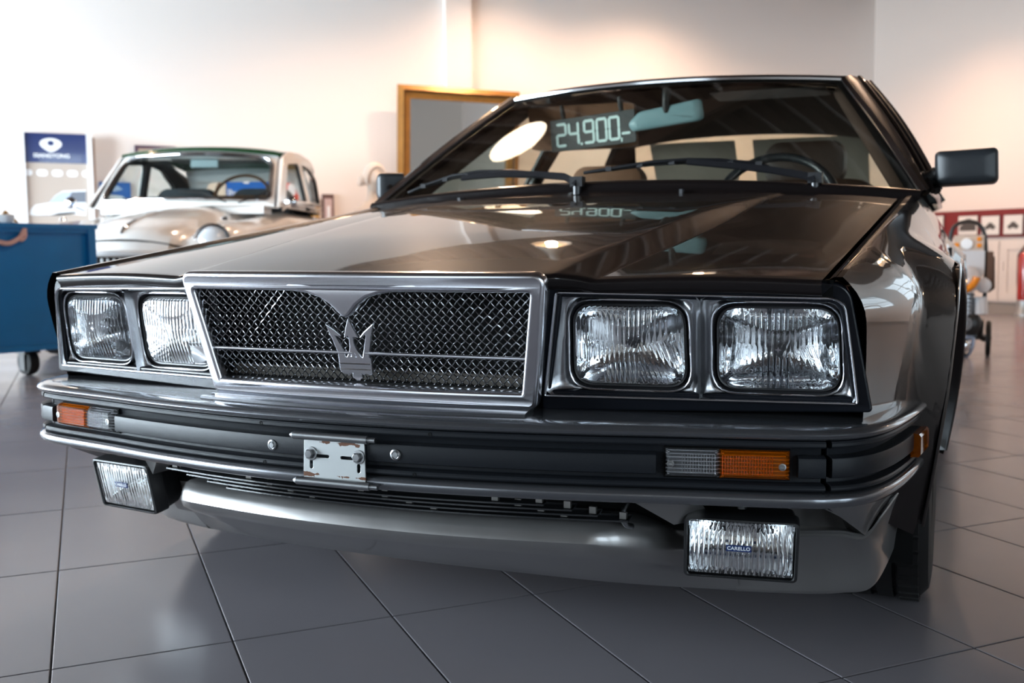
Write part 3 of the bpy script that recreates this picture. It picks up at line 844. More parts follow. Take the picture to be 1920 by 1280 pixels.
# raised step on the ledge behind the lip
step = sweep(sub(None, -.292, .292), [(-.085, .432), (-.084, .4365), (-.036, .4350), (-.028, .4335), (-.026, .4290)]).build('bumper_step', GUN, bumper, 30)
rib_prof = [(-.03, .4115), (-.004, .4112), (.001, .4100), (.0025, .4075), (.0025, .4035), (.001, .4012), (-.004, .4000), (-.013, .3995), (-.014, .3975), (-.014, .3525), (-.013, .3515), (-.003, .3510), (.001, .3495), (.0025, .3470), (.0025, .3445), (.0005, .3420), (-.004, .3410), (-.012, .3405), (-.014, .3385), (-.03, .3385)]
mid = [q for q in FULL if abs(q[0].x) <= .7005 and q[0].y < .0625]
cover = sweep(mid, rib_prof).build('bumper_cover', BUMP, bumper, 30)
cr = [q for q in BPATH if q[0].x >= .7035 or q[0].y >= .0645]
cpath = cr
strip_prof = [(-.016, .3895), (-.002, .3893), (.0035, .3875), (.0045, .3850), (.0045, .3640), (.0035, .3615), (-.002, .3597), (-.016, .3595)]
def tapered(path, prof, k):
    return [([Vector((p.x+n.x*d, p.y+n.y*d, z)) for d, z in prof]) for p, n in path]
cc = sweep(cpath, rib_prof); cc_me = mesh_from(cc.v, cc.f, 30)
a_ = link('bumper_corner', cc_me, BUMP, bumper); b_ = link('bumper_corner', mirrored(cc_me), None, bumper)
cs = sweep(cpath, strip_prof); cs_me = mesh_from(cs.v, cs.f, 30); link('corner_strip', cs_me, BUMP, bumper); link('corner_strip', mirrored(cs_me), None, bumper)
sweep(sub(None, -.478, .478), strip_prof).build('centre_strip', BUMP, bumper, 30)
for s_ in (1, -1):
    sweep(sub(None, s_*.664, s_*.6985), strip_prof).build('short_strip', BUMP, bumper, 30)
# front indicators: clear and amber lens with screws
CLEARL = pmat('clear_indicator_lens', (0.90, 0.90, 0.94), rough=0.04, trans=.94, ior=1.4)
AMBER = pmat('amber_lens', (1.0, 0.21, 0.003), rough=0.07, trans=.86, ior=1.4)
SILV = pmat('indicator_reflector', (.85, .84, .87), rough=.3, metal=.35)
STEEL = pmat('zinc_steel', (.38, .39, .40), rough=.28, metal=1.0, vary=.15, vscale=60)
def block_lens(x0, x1, z0, z1, s_, d0, d1, ribs):
    """prismatic lens following the bumper, with a relief of small blocks"""
    mb = MB(); nx, nz = ribs; path = sub(None, s_*x0, s_*x1)
    xs = [lerp(x0, x1, k/nx) for k in range(nx+1)]
    rows = []
    for k in range(nz+1):
        z = lerp(z0, z1, k/nz); row = []
        for x in xs:
            (p, n) = sub(None, s_*x, s_*(x+.001))[0]
            e = min(ss(0, .006, x-x0), ss(0, .006, x1-x), ss(0, .006, z-z0), ss(0, .006, z1-z))
            d = lerp(d0, d1, math.sqrt(max(0, e))); 
            row.append((p, n, d, z, x))
        rows.append(row)
    G = [[Vector((p.x+n.x*d, p.y+n.y*d, z)) for (p, n, d, z, x) in row] for row in rows]
    mb.grid(G)
    B = [[Vector((p.x+n.x*(d0-.006), p.y+n.y*(d0-.006), z)) for (p, n, d, z, x) in row] for row in rows]
    mb.grid([list(reversed(r)) for r in B])
    per = [G[0], [r[-1] for r in G], list(reversed(G[-1])), [r[0] for r in reversed(G)]]
    pb = [B[0], [r[-1] for r in B], list(reversed(B[-1])), [r[0] for r in reversed(B)]]
    for f, b in zip(per, pb): mb.grid([f, b])
    return mb
for s_ in (1, -1):
    P_, N_ = sub(None, s_*.571, s_*.572)[0]
    lamp = sweep(sub(None, s_*.488, s_*.655), [(-.03, .3975), (-.012, .3975), (-.0105, .396), (-.0105, .3555), (-.012, .354), (-.03, .354)]).build('indicator_lamp', DARKIN, bumper)
    rf = sweep(sub(None, s_*.492, s_*.651), [(-.0095 - .004*(k % 2), lerp(.3940, .3575, k/14)) for k in range(15)], caps=False).build('reflector_plate', SILV, lamp)
    block_lens(.4905, .5615, .3575, .3955, s_, -.006, .0045, (26, 14)).build('clear_lens', CLEARL, lamp, 30)
    block_lens(.562, .6535, .3565, .3955, s_, -.006, .0048, (32, 14)).build('amber_lens', AMBER, lamp, 30)
    # fine ribs moulded on the inside of the lenses
    for mat_, x0, x1 in ((CLEARL, .513, .559), (AMBER, .566, .632)):
        rb = MB(); k = x0
        while k < x1:
            p, n = sub(None, s_*k, s_*(k+.001))[0]; rb.box((p.x+n.x*.0046, p.y+n.y*.0046, .3765), (.0011, .0012, .026)); k += .0036
        rb.build('lens_ribs', mat_, lamp)
    for x in (.4975, .6435):
        p, n = sub(None, s_*x, s_*(x+.001))[0]; q = Vector((p.x+n.x*.004, p.y+n.y*.004, .376))
        MB().lathe([(.0052, 0), (.005, .002), (.0035, .0022), (.003, .0012), (.0, .0012)], q, (n.x, n.y, 0), 14).box(q+Vector((n.x*.0018, n.y*.0018, 0)), (.005, .0012, .0011)).build('lens_screw', STEEL, lamp)
    # side marker on the corner
    for i_, (p, n) in enumerate(BPATH):
        pass
    mk = [q for q in BPATH if q[0].y > .295 and q[0].y < .385]
    mk = [(Vector((s_*p.x, p.y)), Vector((s_*n.x, n.y))) for p, n in mk]
    sweep(mk, [(.0, .388), (.012, .387), (.015, .383), (.015, .356), (.012, .352), (.0, .351)]).build('side_marker', AMBER, bumper, 30)
# bolts on the bumper cover and small drain holes
for x, z in ((-.107, .3735), (.107, .3735)):
    p, n = sub(None, x, x+.001)[0]; q = Vector((p.x+n.x*.004, p.y+n.y*.004, z))
    MB().lathe([(.0085, 0), (.0082, .002), (.006, .003), (.0045, .0022), (.004, .0035), (.0, .0036)], q, (n.x, n.y, 0), 18).build('bolt_cap', STEEL, bumper)
for x, z in ((-.125, .3455), (.135, .3455), (-.13, .4055), (.16, .4055)):
    p, n = sub(None, x, x+.001)[0]; q = Vector((p.x+n.x*.0026, p.y+n.y*.0026, z))
    MB().lathe([(.0030, -.004), (.0030, .0004), (.0016, .0004), (.0014, -.004)], q, (n.x, n.y, 0), 10).build('drain_hole', DARKIN, bumper)
# number plate bracket
BRK = pmat('rusty_zinc_plate', (.44, .46, .46), rough=.36, metal=.9)
nt = BRK.node_tree; pb_ = nt.nodes['Principled BSDF']; tcn = nt.nodes.new('ShaderNodeTexCoord'); nz_ = nt.nodes.new('ShaderNodeTexNoise'); nz_.inputs['Scale'].default_value = 38; nz_.inputs['Detail'].default_value = 8
sx = nt.nodes.new('ShaderNodeSeparateXYZ'); nt.links.new(tcn.outputs['Object'], nz_.inputs['Vector']); nt.links.new(tcn.outputs['Object'], sx.inputs['Vector'])
def mth(op, a, b=None, c=None):
    n = nt.nodes.new('ShaderNodeMath'); n.operation = op
    for i, v in enumerate((a, b, c)):
        if v is None: continue
        if isinstance(v, (int, float)): n.inputs[i].default_value = v
        else: nt.links.new(v, n.inputs[i])
    return n.outputs[0]
near_edge = mth('SUBTRACT', 1.0, mth('MULTIPLY', mth('ABSOLUTE', mth('SUBTRACT', mth('ABSOLUTE', mth('SUBTRACT', sx.outputs['Z'], .3605)), .0245)), 130))
rustf = mth('GREATER_THAN', mth('ADD', mth('MULTIPLY', near_edge, .20), nz_.outputs['Fac']), .70)
mxr = nt.nodes.new('ShaderNodeMix'); mxr.data_type = 'RGBA'; mxr.inputs['A'].default_value = (.50, .52, .52, 1); mxr.inputs['B'].default_value = (.12, .045, .02, 1)
nt.links.new(rustf, mxr.inputs['Factor']); nt.links.new(mxr.outputs['Result'], pb_.inputs['Base Color'])
mtl = mth('SUBTRACT', .9, mth('MULTIPLY', rustf, .8)); nt.links.new(mtl, pb_.inputs['Metallic'])
BY = -.0625
BKM = frame(Vector((.007, BY, .360)), (1, 0, .0), (0, .04, 1))
def slot(cx, cy_, w, h): return rrect(w, h, min(w, h)/2-.0002, 4, cx, cy_)
plo = [(-.053, -.030), (.054, -.030), (.0515, .029), (-.052, .029)]
brk = link('plate_bracket', plate([round_poly(plo, .004, 3), slot(-.021, .004, .026, .0055), slot(.024, .004, .026, .0055), slot(-.0395, -.009, .0065, .014), slot(.0425, -.010, .0065, .014)], .0022, .0004, BKM, 1), BRK, car)
for zc_, x0, x1 in ((.0335, -.068, .060), (-.0345, -.062, .064)):
    t_ = MB(); pts = [BKM @ Vector((lerp(x0, x1, k/8), zc_, .0045)) for k in range(9)]
    t_.tube(pts, .0062, 12); t_.tube([BKM @ Vector((x1, zc_, .0045)), BKM @ Vector((x1+.013, zc_, .0045))], .0042, 10); t_.tube([BKM @ Vector((x0-.006, zc_, .0045)), BKM @ Vector((x0, zc_, .0045))], [.003, .006], 10)
    t_.build('bracket_tube', STEEL, brk, 40)
for x in (-.0395, .0425):
    q = BKM @ Vector((x, .007, .001)); ax = BKM.to_3x3() @ Vector((0, 0, 1))
    b_ = MB().lathe([(.0105, 0), (.0102, .002), (.006, .0024)], q, ax, 20).lathe([(.0075, .002), (.0075, .0075), (.006, .009), (.0, .0092)], q, ax, 6).build('hex_bolt', STEEL, brk, 25)
# painted lip under the bumper, then the valance and spoiler
lip_prof = [(-.03, .3390), (-.004, .3388), (.004, .3375), (.0075, .3345), (.0085, .3300), (.0075, .3250), (.004, .3205), (-.003, .3180), (-.016, .3165), (-.05, .3150)]
val = sweep(FULL, lip_prof, caps=False)
LX = [0, .15, .33, .46, .60, .69, .745, .775]; LY = [.250, .254, .262, .282, .308, .335, .385, .445]
def lip_y(x): return smooth_interp(x, LX, LY)
valance = val.build('valance', GUN, car, 45)
# spoiler skin, right half (mirrored): stations across
def spo_station(x):
    """profile points (y,z) of the spoiler at x in the front part"""
    xs = [p[0] for p in BX]; ys = [p[1] for p in BX]
    yb = smooth_interp(min(x, .69), xs, ys); yl = lip_y(x)
    e_ = ss(.37, .50, x); y0 = yb + .062 + .108*e_; zo = -.034*e_
    pts = [(y0+.10, .266), (y0+.028, .2700), (y0+.016, .2670), (y0+.005, .254), (y0, .240), (y0+.007, .226), (lerp(y0, yl, .22), .205), (lerp(y0, yl, .47), .175), (lerp(y0, yl, .72), .145), (lerp(y0, yl, .90), .124), (lerp(y0, yl, .97), .117), (yl, .1135), (yl+.006, .1105), (yl+.03, .112), (yl+.12, .135)]
    return [(y, z + (zo if z > .19 else 0)) for y, z in pts]
rows = []
for k in range(-24, 25):
    x = .54*k/24; rows.append([Vector((x, y, z)) for y, z in spo_station(abs(x))])
spo = MB().grid(rows)
# outer parts: pocket behind the fog lamp then the faceted corner
def outer_station(t):
    """t 0..1 from x .505 to the wheel arch"""
    q0 = interp(t, [0, .62, 1], [.505, .70, .812]); 
    return q0
S_L = [(.535, .190, .236), (.60, .206, .236), (.65, .222, .238), (.70, .250, .236), (.735, .278, .229), (.757, .318, .255), (.780, .360, .287), (.800, .398, .318)]
L_L = [(.535, .293, .1135), (.60, .308, .1135), (.66, .325, .1135), (.70, .347, .1135), (.738, .375, .116), (.762, .410, .152), (.785, .428, .225), (.812, .408, .345)]
def crv(pts, n=6):
    P_ = [Vector(p) for p in pts]; out = []
    for i in range(len(P_)-1):
        p0, p1, p2, p3 = P_[max(0, i-1)], P_[i], P_[i+1], P_[min(len(P_)-1, i+2)]
        for k in range(n):
            f = k/n; out.append(.5*((2*p1)+(-p0+p2)*f+(2*p0-5*p1+4*p2-p3)*f*f+(-p0+3*p1-3*p2+p3)*f**3))
    return out + [P_[-1]]
cS, cL = crv(S_L), crv(L_L)
orow = []
for k, (a, b) in enumerate(zip(cS, cL)):
    w = ss(32, 22, k)
    row = [a + Vector((0, .05, -.002))*w + Vector((-.012, .008, -.004))*(1-w), a + Vector((0, .006, .003))*w, a + Vector((0, -.002, -.004)), a.lerp(b, .2) + Vector((0, .016, 0))*w, a.lerp(b, .5) + Vector((0, .020, 0))*w, a.lerp(b, .8) + Vector((0, .010, 0))*w, a.lerp(b, .94), b, b + Vector((-.003, .005, -.003)), b + Vector((-.02, .05, .0))]
    orow.append(row)
og = MB().grid(orow)
T_L = [(.535, .036, .3165), (.60, .053, .3165), (.65, .066, .3165), (.70, .079, .3165)]
rec = []
for k in range(19):
    t = k/18; T_ = Vector(T_L[0]).lerp(Vector(T_L[3]), t) + Vector((0, .006*math.sin(PI*t), 0)); s_i = cS[int(round(t*24))]; d_ = (1-t**3)
    rec.append([T_, T_.lerp(s_i, .3) + Vector((0, .085, .05))*d_, T_.lerp(s_i, .7) + Vector((0, .10, .03))*d_, s_i + Vector((0, .055, .0))*d_, s_i])
og.grid(rec)
T2 = crv([(.70, .079, .3165), (.742, .114, .3165), (.766, .187, .317), (.786, .28, .3175), (.8055, .398, .319)], 5)
G2 = [Vector((.735, .278, .229))]*8 + crv([(.735, .278, .229), (.750, .322, .252), (.772, .362, .284), (.794, .400, .315)], 5)
n2 = len(T2)
fac = []
for k in range(n2):
    t = k/(n2-1); q = G2[min(len(G2)-1, int(round(t*(len(G2)-1))))]
    fac.append([T2[k] + Vector((0, -.004, .002)), T2[k], T2[k].lerp(q, .5), q])
og.grid(fac)
om = mesh_from(og.v, og.f, 30)
spoiler = spo.build('spoiler', SPOIL, car, 40)
link('spoiler_corner', om, SPOIL, spoiler); link('spoiler_corner', mirrored(om), None, spoiler)
# slanted cheek at each end of the intake
for s_ in (1, -1):
    q = MB(); A = [Vector((s_*.425, .045, .3135)), Vector((s_*.515, .095, .3135)), Vector((s_*.520, .165, .264)), Vector((s_*.482, .092, .2685))]
    B = [p + Vector((0, .05, .0)) for p in A]
    q.grid([[A[0], A[1]], [A[3], A[2]]]); q.grid([[A[0], A[3]], [B[0], B[3]]]); q.build('intake_cheek', SPOIL, spoiler)
# air intake slats with small posts, dark behind
def intake_path(xa, xb, off):
    return [(p, Vector((0, -1))) for p, n in [(Vector((q[0].x, q[0].y+off)), q[1]) for q in sub(None, xa, xb)]]
SLAT = pmat('slat_black', (.016, .017, .019), rough=.22, coat=.5)
slats = [(-.375, .315, .024, .3045), (-.335, .352, .034, .2960), (-.295, .385, .044, .2870), (-.260, .425, .054, .2780)]
intake = MB().box((0, .17, .285), (1.0, .004, .09)).build('air_intake', DARKIN, car)
for xa, xb, off, z in slats:
    sweep(intake_path(xa, xb, off), [(0, z+.0012), (.0, z-.0012), (-.024, z+.0025), (-.024, z+.005)]).build('slat', SLAT, intake, 30)
for k, (xa, xb, off, z) in enumerate(slats):
    for x in (xa+.012+.0, -.19+.035*k, .025+.035*k, .24+.03*k, xb-.01):
        if xa < x < xb:
            yb = sub(None, x, x+.001)[0][0].y + off
            MB().box((x, yb+.012, z+.006), (.010, .006, .010)).build('slat_post', pmat('slat_post_metal', (.22, .21, .20), rough=.4, metal=.8), intake)
hook = [(.415, .085, .300), (.413, .068, .292), (.413, .062, .280), (.416, .068, .268), (.42, .085, .262)]
MB().tube(chaikin([Vector(p) for p in hook], 2), .0045, 8).build('tow_hook', STEEL, car, 60)
# fog lamps
FLENS = pmat('fog_glass', (0.97, .985, .98), rough=0.0, trans=1.0, ior=1.45)
BADGE = pmat('navy_badge', (.012, .03, .12), rough=.35)
WHITE = pmat('white_print', (.85, .86, .88), rough=.4)
for s_ in (1, -1):
    O = Vector((s_*.574, .1215, .2345)); u = Vector((s_*.155, .030, -.002))*s_; u = Vector((.155, s_*.030, -.003*s_)).normalized(); v = Vector((0, -.018, .089)).normalized()
    M_ = frame(O, u, v); W_, H_ = .163, .094
    hb = MB(); out = rrect(W_, H_, .007, 4); n = len(out)
    def ring(sc, z): return [M_ @ Vector((p[0]*sc, p[1]*sc, z)) for p in out]
    hb.grid([ring(.94, .0035), ring(.955, .006), ring(1.0, .005), ring(1.01, 0), ring(1.01, -.022), ring(.97, -.026), ring(.93, -.05), ring(.80, -.068), ring(.5, -.072)], close_v=True)
    o_ = len(hb.v); hb.v += ring(.5, -.072); hb.f.append(tuple(range(o_, o_+n)))
    fog = hb.build('fog_lamp', BLK, car, 35)
    NU, NV = 120, 26; rows = []
    for j in range(NV+1):
        row = []
        for i in range(NU+1):
            uu, vv = 2*i/NU-1, 2*j/NV-1; w = .0078 if abs(vv) < .72 else .0062
            t = ((uu*W_/2)/w + .5) % 1.0; e = ss(1, .95, max(abs(uu), abs(vv)))
            z = .0015 + .003*(1-uu*uu)*(1-vv*vv) + .0022*e*(1-(2*t-1)**2)*(1 if abs(vv) < .72 else .8)
            if max(abs(uu), abs(vv)) > .999: z = -.004
            row.append(M_ @ Vector((uu*W_/2*.945, vv*H_/2*.935, z)))
        rows.append(row)
    MB().grid(rows).build('fog_lens', FLENS, fog, 35)
    inn = rrect(W_*.945, H_*.935, .006, 4)
    MB().grid([[M_ @ Vector((p[0]*s, p[1]*s, z)) for p in inn] for s, z in ((1, -.004), (.97, -.02), (.85, -.035), (.6, -.046), (.3, -.052), (.02, -.053))], close_v=True).build('reflector', REFL, fog, 60)
    lb = MB(); lb.box((0, 0, 0), (.036, .0095, .0012)); 
    bo = link('badge', mesh_from([M_ @ (v_+Vector((-.003, .004, .0078))) for v_ in lb.v], lb.f), BADGE, fog)
    link('badge_lettering', text_mesh('CARELLO', .0075, .0006, M_ @ Matrix.Translation((-.003, .004, .0086)), bold=.00012, spacing=1.05), WHITE, fog)
    link('lens_lettering', text_mesh('01 1000', .007, .0006, M_ @ Matrix.Translation((.004, -.008, .0068))), STEEL, fog)
    MB().tube([M_ @ Vector((0, H_/2, -.035)), M_ @ Vector((0, H_/2+.035, -.045))], .007, 8).build('lamp_mount', BLK, fog)
# floor pan and dark engine bay so that nothing shows through
MB().box((0, .62, .36), (1.0, .9, .10)).build('engine_bay', DARKIN, car)
MB().box((0, 2.0, .23), (1.5, 1.7, .06)).box((0, .55, .20), (.9, .5, .05)).build('floor_pan', DARKIN, car)
# ================================================================== coupe: cowl, windscreen, roof, cabin
def ws(u, v):
    a = 1-u*u
    return Vector((lerp(.769, .522, v)*u, lerp(1.345-.085*a, 1.821-.062*a, v) - .012*math.sin(PI*v)*a*0, lerp(.805+.038*a, 1.166+.017*a, v) + .010*math.sin(PI*v)))
def on_glass(p, off=0.0):
    d = ray(*p); lo, hi = 2.2, 5.0
    def f(t):
        X = CAM + d*t
        # find v from z, u from x
        v = .5
        for _ in range(12):
            u = max(-1, min(1, X.x/lerp(.769, .522, v))); a = 1-u*u
            zb, zt = .805+.038*a, 1.166+.017*a; v = (X.z-zb-.010*math.sin(PI*max(0, min(1, v))))/(zt-zb)
        return X.y - (ws(u, v).y if -.3 < v < 1.3 else ws(u, max(-.3, min(1.3, v))).y) + off
    for _ in range(50):
        m_ = (lo+hi)/2
        if f(m_) > 0: hi = m_
        else: lo = m_
    return CAM + d*lo
WIP0 = pmat('dark_grey_clip', (.06, .06, .065), rough=.4)
# cowl between bonnet and glass
rows = []
for k in range(-30, 31):
    u = k/30; x = .755*u; gy = ws(u, 0); xx = max(-.715, min(.715, x)); yr = y_rear(xx); zh = hood_z(max(-xseam(1.27), min(xseam(1.27), xx)), yr)
    rise = gy.z - zh
    r_ = .019; cy_, cz_ = gy.y-.026, gy.z-.012
    rows.append([Vector((x, yr-.006, zh-.03)), Vector((x, yr+.005, zh-.009)), Vector((lerp(x, gy.x, .2), lerp(yr, gy.y, .3), zh-.007+rise*.06)), Vector((lerp(x, gy.x, .5), lerp(yr, cy_-r_, .85), lerp(zh-.006, cz_-.008, .8)))]
        + [Vector((lerp(x, gy.x, .8), cy_-r_*math.cos(math.radians(a)), cz_+r_*math.sin(math.radians(a)))) for a in (-10, 20, 45, 70, 95, 120)] + [Vector((gy.x, gy.y-.003, gy.z+.001)), Vector((gy.x, gy.y+.006, gy.z-.006))])
cowl = MB().grid(rows).build('cowl', PAINT, car, 50)
vs = MB()
for k in range(46):
    u = -.62 + 1.28*k/45
    if abs(u-.08) < .05: continue
    r = rows[int(round((u+1)*30))]; c_ = r[2].lerp(r[3], .35); vs.box(c_+Vector((0, -.001, .0006)), (.011, .004, .003))
vo = vs.build('cowl_vent_slots', DARKIN, cowl); vo['kind'] = 'stuff'
for u in (-.55, .27):
    r = rows[int(round((u+1)*30))]; MB().box(r[3].lerp(r[2], .3)+Vector((0, -.002, .002)), (.008, .022, .012)).build('cowl_clip', WIP0, cowl)
# windscreen glass (4 mm) and its bright moulding
GLASS = glass_thin('tinted_windscreen', (0.92, 0.93, 0.90), 1.52)
NU, NV = 28, 14
def shrink(u, v, e=.012): return ws(u*(1-e*1.2), lerp(e, 1-e, v))
mb = MB()
front = [[shrink(2*i/NU-1, j/NV) for i in range(NU+1)] for j in range(NV+1)]
mb.grid(front); mb.grid([[p + Vector((0, .0035, -.002)) for p in reversed(r)] for r in front])
wsg = mb.build('windscreen', GLASS, car, 60)
def strip_along(pts, w_dir, wd, th, out):
    """flat bright moulding: pts path, w_dir per point, th height along out"""
    rows = []
    for p, w in zip(pts, w_dir): rows.append([p - w*wd, p - w*wd*.7 + out*th, p + w*wd*.7 + out*th, p + w*wd, p - out*.004])
    return MB().grid(rows, close_v=True)
NGL = Vector((0, -.60, .80))
pth = [ws(1, v/14) for v in range(15)]; tm = MB()
for s_ in (1, -1):
    P_ = [Vector((s_*p.x, p.y, p.z)) for p in pth]; side = Vector((s_*.93, .1, .25)).normalized()
    m_ = strip_along([p + side*.002 + NGL*.002 for p in P_], [side]*15, .0095, .004, NGL); tm.add(m_.v, m_.f)
top_p = [ws(-1+2*k/24, 1) for k in range(25)]
m_ = strip_along([p + NGL*.003 for p in top_p], [Vector((0, .80, .55)).normalized()]*25, .0115, .005, NGL); tm.add(m_.v, m_.f)
tm.build('windscreen_moulding', pmat('bright_moulding', (.72, .73, .76), rough=.13, metal=1.0), wsg, 40)
# rubber seal + black edge band seen inside the glass
rb = MB()
for s_ in (1, -1):
    rb.grid([[Vector((s_*q.x, q.y+.006, q.z-.003)) for q in (ws(1, v/14), ws(.955, v/14))] for v in range(15)])
rb.grid([[q + Vector((0, .006, -.003)) for q in (ws(-1+2*k/24, 1), ws(-1+2*k/24, .965))] for k in range(25)])
rb.grid([[q + Vector((0, .006, -.003)) for q in (ws(-1+2*k/24, 0), ws(-1+2*k/24, .03))] for k in range(25)])
rb.build('windscreen_seal', WEATHER, wsg)
# roof and pillars
def roof_half(y): return interp(y, [1.80, 2.1, 2.5, 2.95, 3.05], [.545, .556, .556, .535, .525])
def roof_z(x, y):
    zc_ = smooth_interp(y, [1.74, 1.9, 2.2, 2.6, 3.02], [1.186, 1.206, 1.222, 1.216, 1.180]); h = roof_half(y)
    return zc_ - .040*(abs(x)/h)**2.4
rows = []
for k in range(-16, 17):
    u = k/16; t0 = ws(u*.995, 1); row = []
    row.append(t0 + Vector((0, -.001, -.004))); row.append(t0 + Vector((0, .004, .006)))
    for j in range(1, 15):
        y = lerp(t0.y+.012, 3.02, (j-1)/13); x = u*roof_half(y)*1.0; zz = roof_z(x, y)
        if j == 1: zz = max(t0.z+.010, min(zz, t0.z+.014))
        elif j == 2: zz = max(zz, t0.z+.014)
        row.append(Vector((x, y, zz)))
    row.append(row[-1] + Vector((0, .02, -.02)))
    rows.append(row)
MB().grid(rows).build('roof', PAINT, car, 50)
# drip rail / cant rail, A pillar, B pillar, C pillar on each side
def cant(y): return Vector((roof_half(y)+.004, y, roof_z(roof_half(y), y)))
belt = lambda y: Vector((interp(y, [1.3, 2.0, 3.0, 3.7], [.772, .785, .775, .72]), y, interp(y, [1.3, 1.6, 3.0, 3.7], [.808, .818, .832, .83])))
for s_ in (1, -1):
    X = lambda v: Vector((s_*v.x, v.y, v.z))
    ap = MB()
    inn = [ws(1, v/12) for v in range(13)]
    outp = [Vector((.786, 1.40, .808)).lerp(Vector((.556, 1.885, 1.176)), v/12) + Vector((.006*math.sin(PI*v/12), 0, .010*math.sin(PI*v/12))) for v in range(13)]
    R_ = []
    for a, b in zip(inn, outp):
        R_.append([X(a + Vector((-.004, .02, -.01))), X(a + Vector((.006, -.002, .004))), X(a.lerp(b, .45) + Vector((.008, -.012, .010))), X(b + Vector((.004, -.004, .004))), X(b + Vector((-.006, .012, -.004))), X(b + Vector((-.05, .03, -.02)))])
    ap.grid(R_); ap.build('a_pillar', PAINT, car, 45)
    # drip rail and door window frame
    dr_pts = [Vector((.792, 1.415, .812)).lerp(Vector((.566, 1.885, 1.178)), k/10) + Vector((.007*math.sin(PI*k/10), 0, .012*math.sin(PI*k/10))) for k in range(11)] + [cant(y) + Vector((.010, 0, .0)) for y in (2.0, 2.2, 2.5, 2.8, 3.0)]
    MB().tube([X(p) for p in dr_pts], .0075, 8).build('drip_rail', PAINT, car, 60)
    fr_pts = [Vector((.800, 1.46, .815)).lerp(Vector((.585, 1.92, 1.165)), k/10) + Vector((.009*math.sin(PI*k/10), 0, .010*math.sin(PI*k/10))) for k in range(11)] + [cant(y) + Vector((.022, 0, -.018)) for y in (2.05, 2.2, 2.38)]
    fr_pts = fr_pts + [Vector((.80, 2.42, .83))]
    MB().tube([X(p) for p in fr_pts], .011, 8).build('door_window_frame', WEATHER, dr if s_ > 0 else dl_, 60)
    bright = [p + Vector((.010, 0, .006)) for p in fr_pts[:-1]]
    MB().tube([X(p) for p in bright], .004, 6).build('frame_moulding', MATS['bright_moulding'], dr if s_ > 0 else dl_, 60)
    # side glass
    gl_ = MB()
    def side_pt(y, v): a, b = belt(y), cant(y) + Vector((.010, 0, -.015)); return a.lerp(b, v) + Vector((.02*math.sin(PI*v), 0, 0))
    # door glass between the A frame line and the B pillar
    R1 = []
    for j in range(9):
        v = j/8; y0 = lerp(1.47, 1.93, v); R1.append([X(side_pt(lerp(y0, 2.40, k/8), v)) for k in range(9)])
    gl_.grid(R1); SIDEG = MATS.get('side_glass') or glass_thin('side_glass', (.84, .90, .86))
    gl_.build('door_glass', SIDEG, dr if s_ > 0 else dl_, 60)
    MB().grid([[X(side_pt(lerp(2.50, lerp(3.25, 2.95, j/6), k/6), j/6)) for k in range(7)] for j in range(7)]).build('quarter_glass', SIDEG, car, 60)
    MB().grid([[X(side_pt(y, j/6) + Vector((dx, 0, 0))) for y, dx in ((2.40, -.02), (2.405, .008), (2.50, .008), (2.505, -.02))] for j in range(7)]).build('b_pillar', TRIMB, car, 40)
    cp = []
    for j in range(9):
        v = j/8; y0 = lerp(3.25, 2.95, v); y1 = lerp(3.62, 3.06, v)
        cp.append([X(side_pt(y0, v) + Vector((-.02, 0, 0))), X(side_pt(y0, v) + Vector((.006, 0, 0))), X(side_pt(lerp(y0, y1, .5), v) + Vector((.0, 0, 0))), X(Vector((lerp(.66, .50, v), y1, lerp(.84, 1.17, v)))), X(Vector((lerp(.64, .48, v), y1-.03, lerp(.83, 1.15, v))))])
    MB().grid(cp).build('c_pillar', PAINT, car, 45)
    MB().tube([X(belt(y) + Vector((.008, 0, .004))) for y in (1.42, 1.6, 1.9, 2.2, 2.6, 3.0, 3.3)], .008, 6).build('belt_moulding', MATS['bright_moulding'], car, 60)
# rear glass and boot
rg = []
for j in range(7):
    v = j/6; rg.append([Vector((lerp(.49, .62, v)*u, lerp(3.03, 3.60, v)+.03*(1-u*u), lerp(1.165, .845, v))) for u in [k/8-1 for k in range(17)]])
MB().grid(rg).build('rear_window', glass_thin('rear_glass', (.70, .70, .62)), car, 60)
bt = []
for j in range(9):
    v = j/8; y = lerp(3.60, 4.06, v); bt.append([Vector((lerp(.70, .66, v)*u, y+.03*(1-u*u), lerp(.835, .80, v)+.012*(1-u*u))) for u in [k/8-1 for k in range(17)]])
bt.append([p + Vector((0, .03, -.28)) for p in bt[-1]]); bt.append([p + Vector((0, -.02, -.25)) for p in bt[-1]])
MB().grid(bt).build('boot_lid', PAINT, car, 40)
# -------------------------------------------------- cabin
LEATH = pmat('dark_brown_leather', (.035, .017, .010), rough=.45, bump=.15, bscale=120)
TAN = pmat('tan_suede', (.20, .082, .034), rough=.75, sheen=.3)
HEADL = pmat('brown_headlining', (.075, .042, .028), rough=.9)
hl = []
for k in range(-8, 9):
    u = k/8; hl.append([Vector((u*roof_half(y)*.97, y, roof_z(u*roof_half(y), y)-.028)) for y in (1.84, 2.0, 2.3, 2.6, 2.9, 3.02)])
MB().grid(hl).build('headlining', HEADL, car)
dash = []
for k in range(-14, 15):
    u = k/14; g0 = ws(u*.97, .0); dash.append([g0 + Vector((0, .006, -.006)), g0 + Vector((0, .10, -.018)), Vector((g0.x, 1.60, .795)), Vector((g0.x, 1.68, .785)), Vector((g0.x, 1.70, .74)), Vector((g0.x, 1.68, .55))])
MB().grid(dash).build('dashboard', pmat('dash_leatherette', (.014, .011, .010), rough=.55), car, 45)
bin_ = []
for k in range(11):
    a = PI*k/10; bin_.append([Vector((.375-.12*math.cos(a), y, .795+.055*math.sin(a))) for y in (1.50, 1.69)])
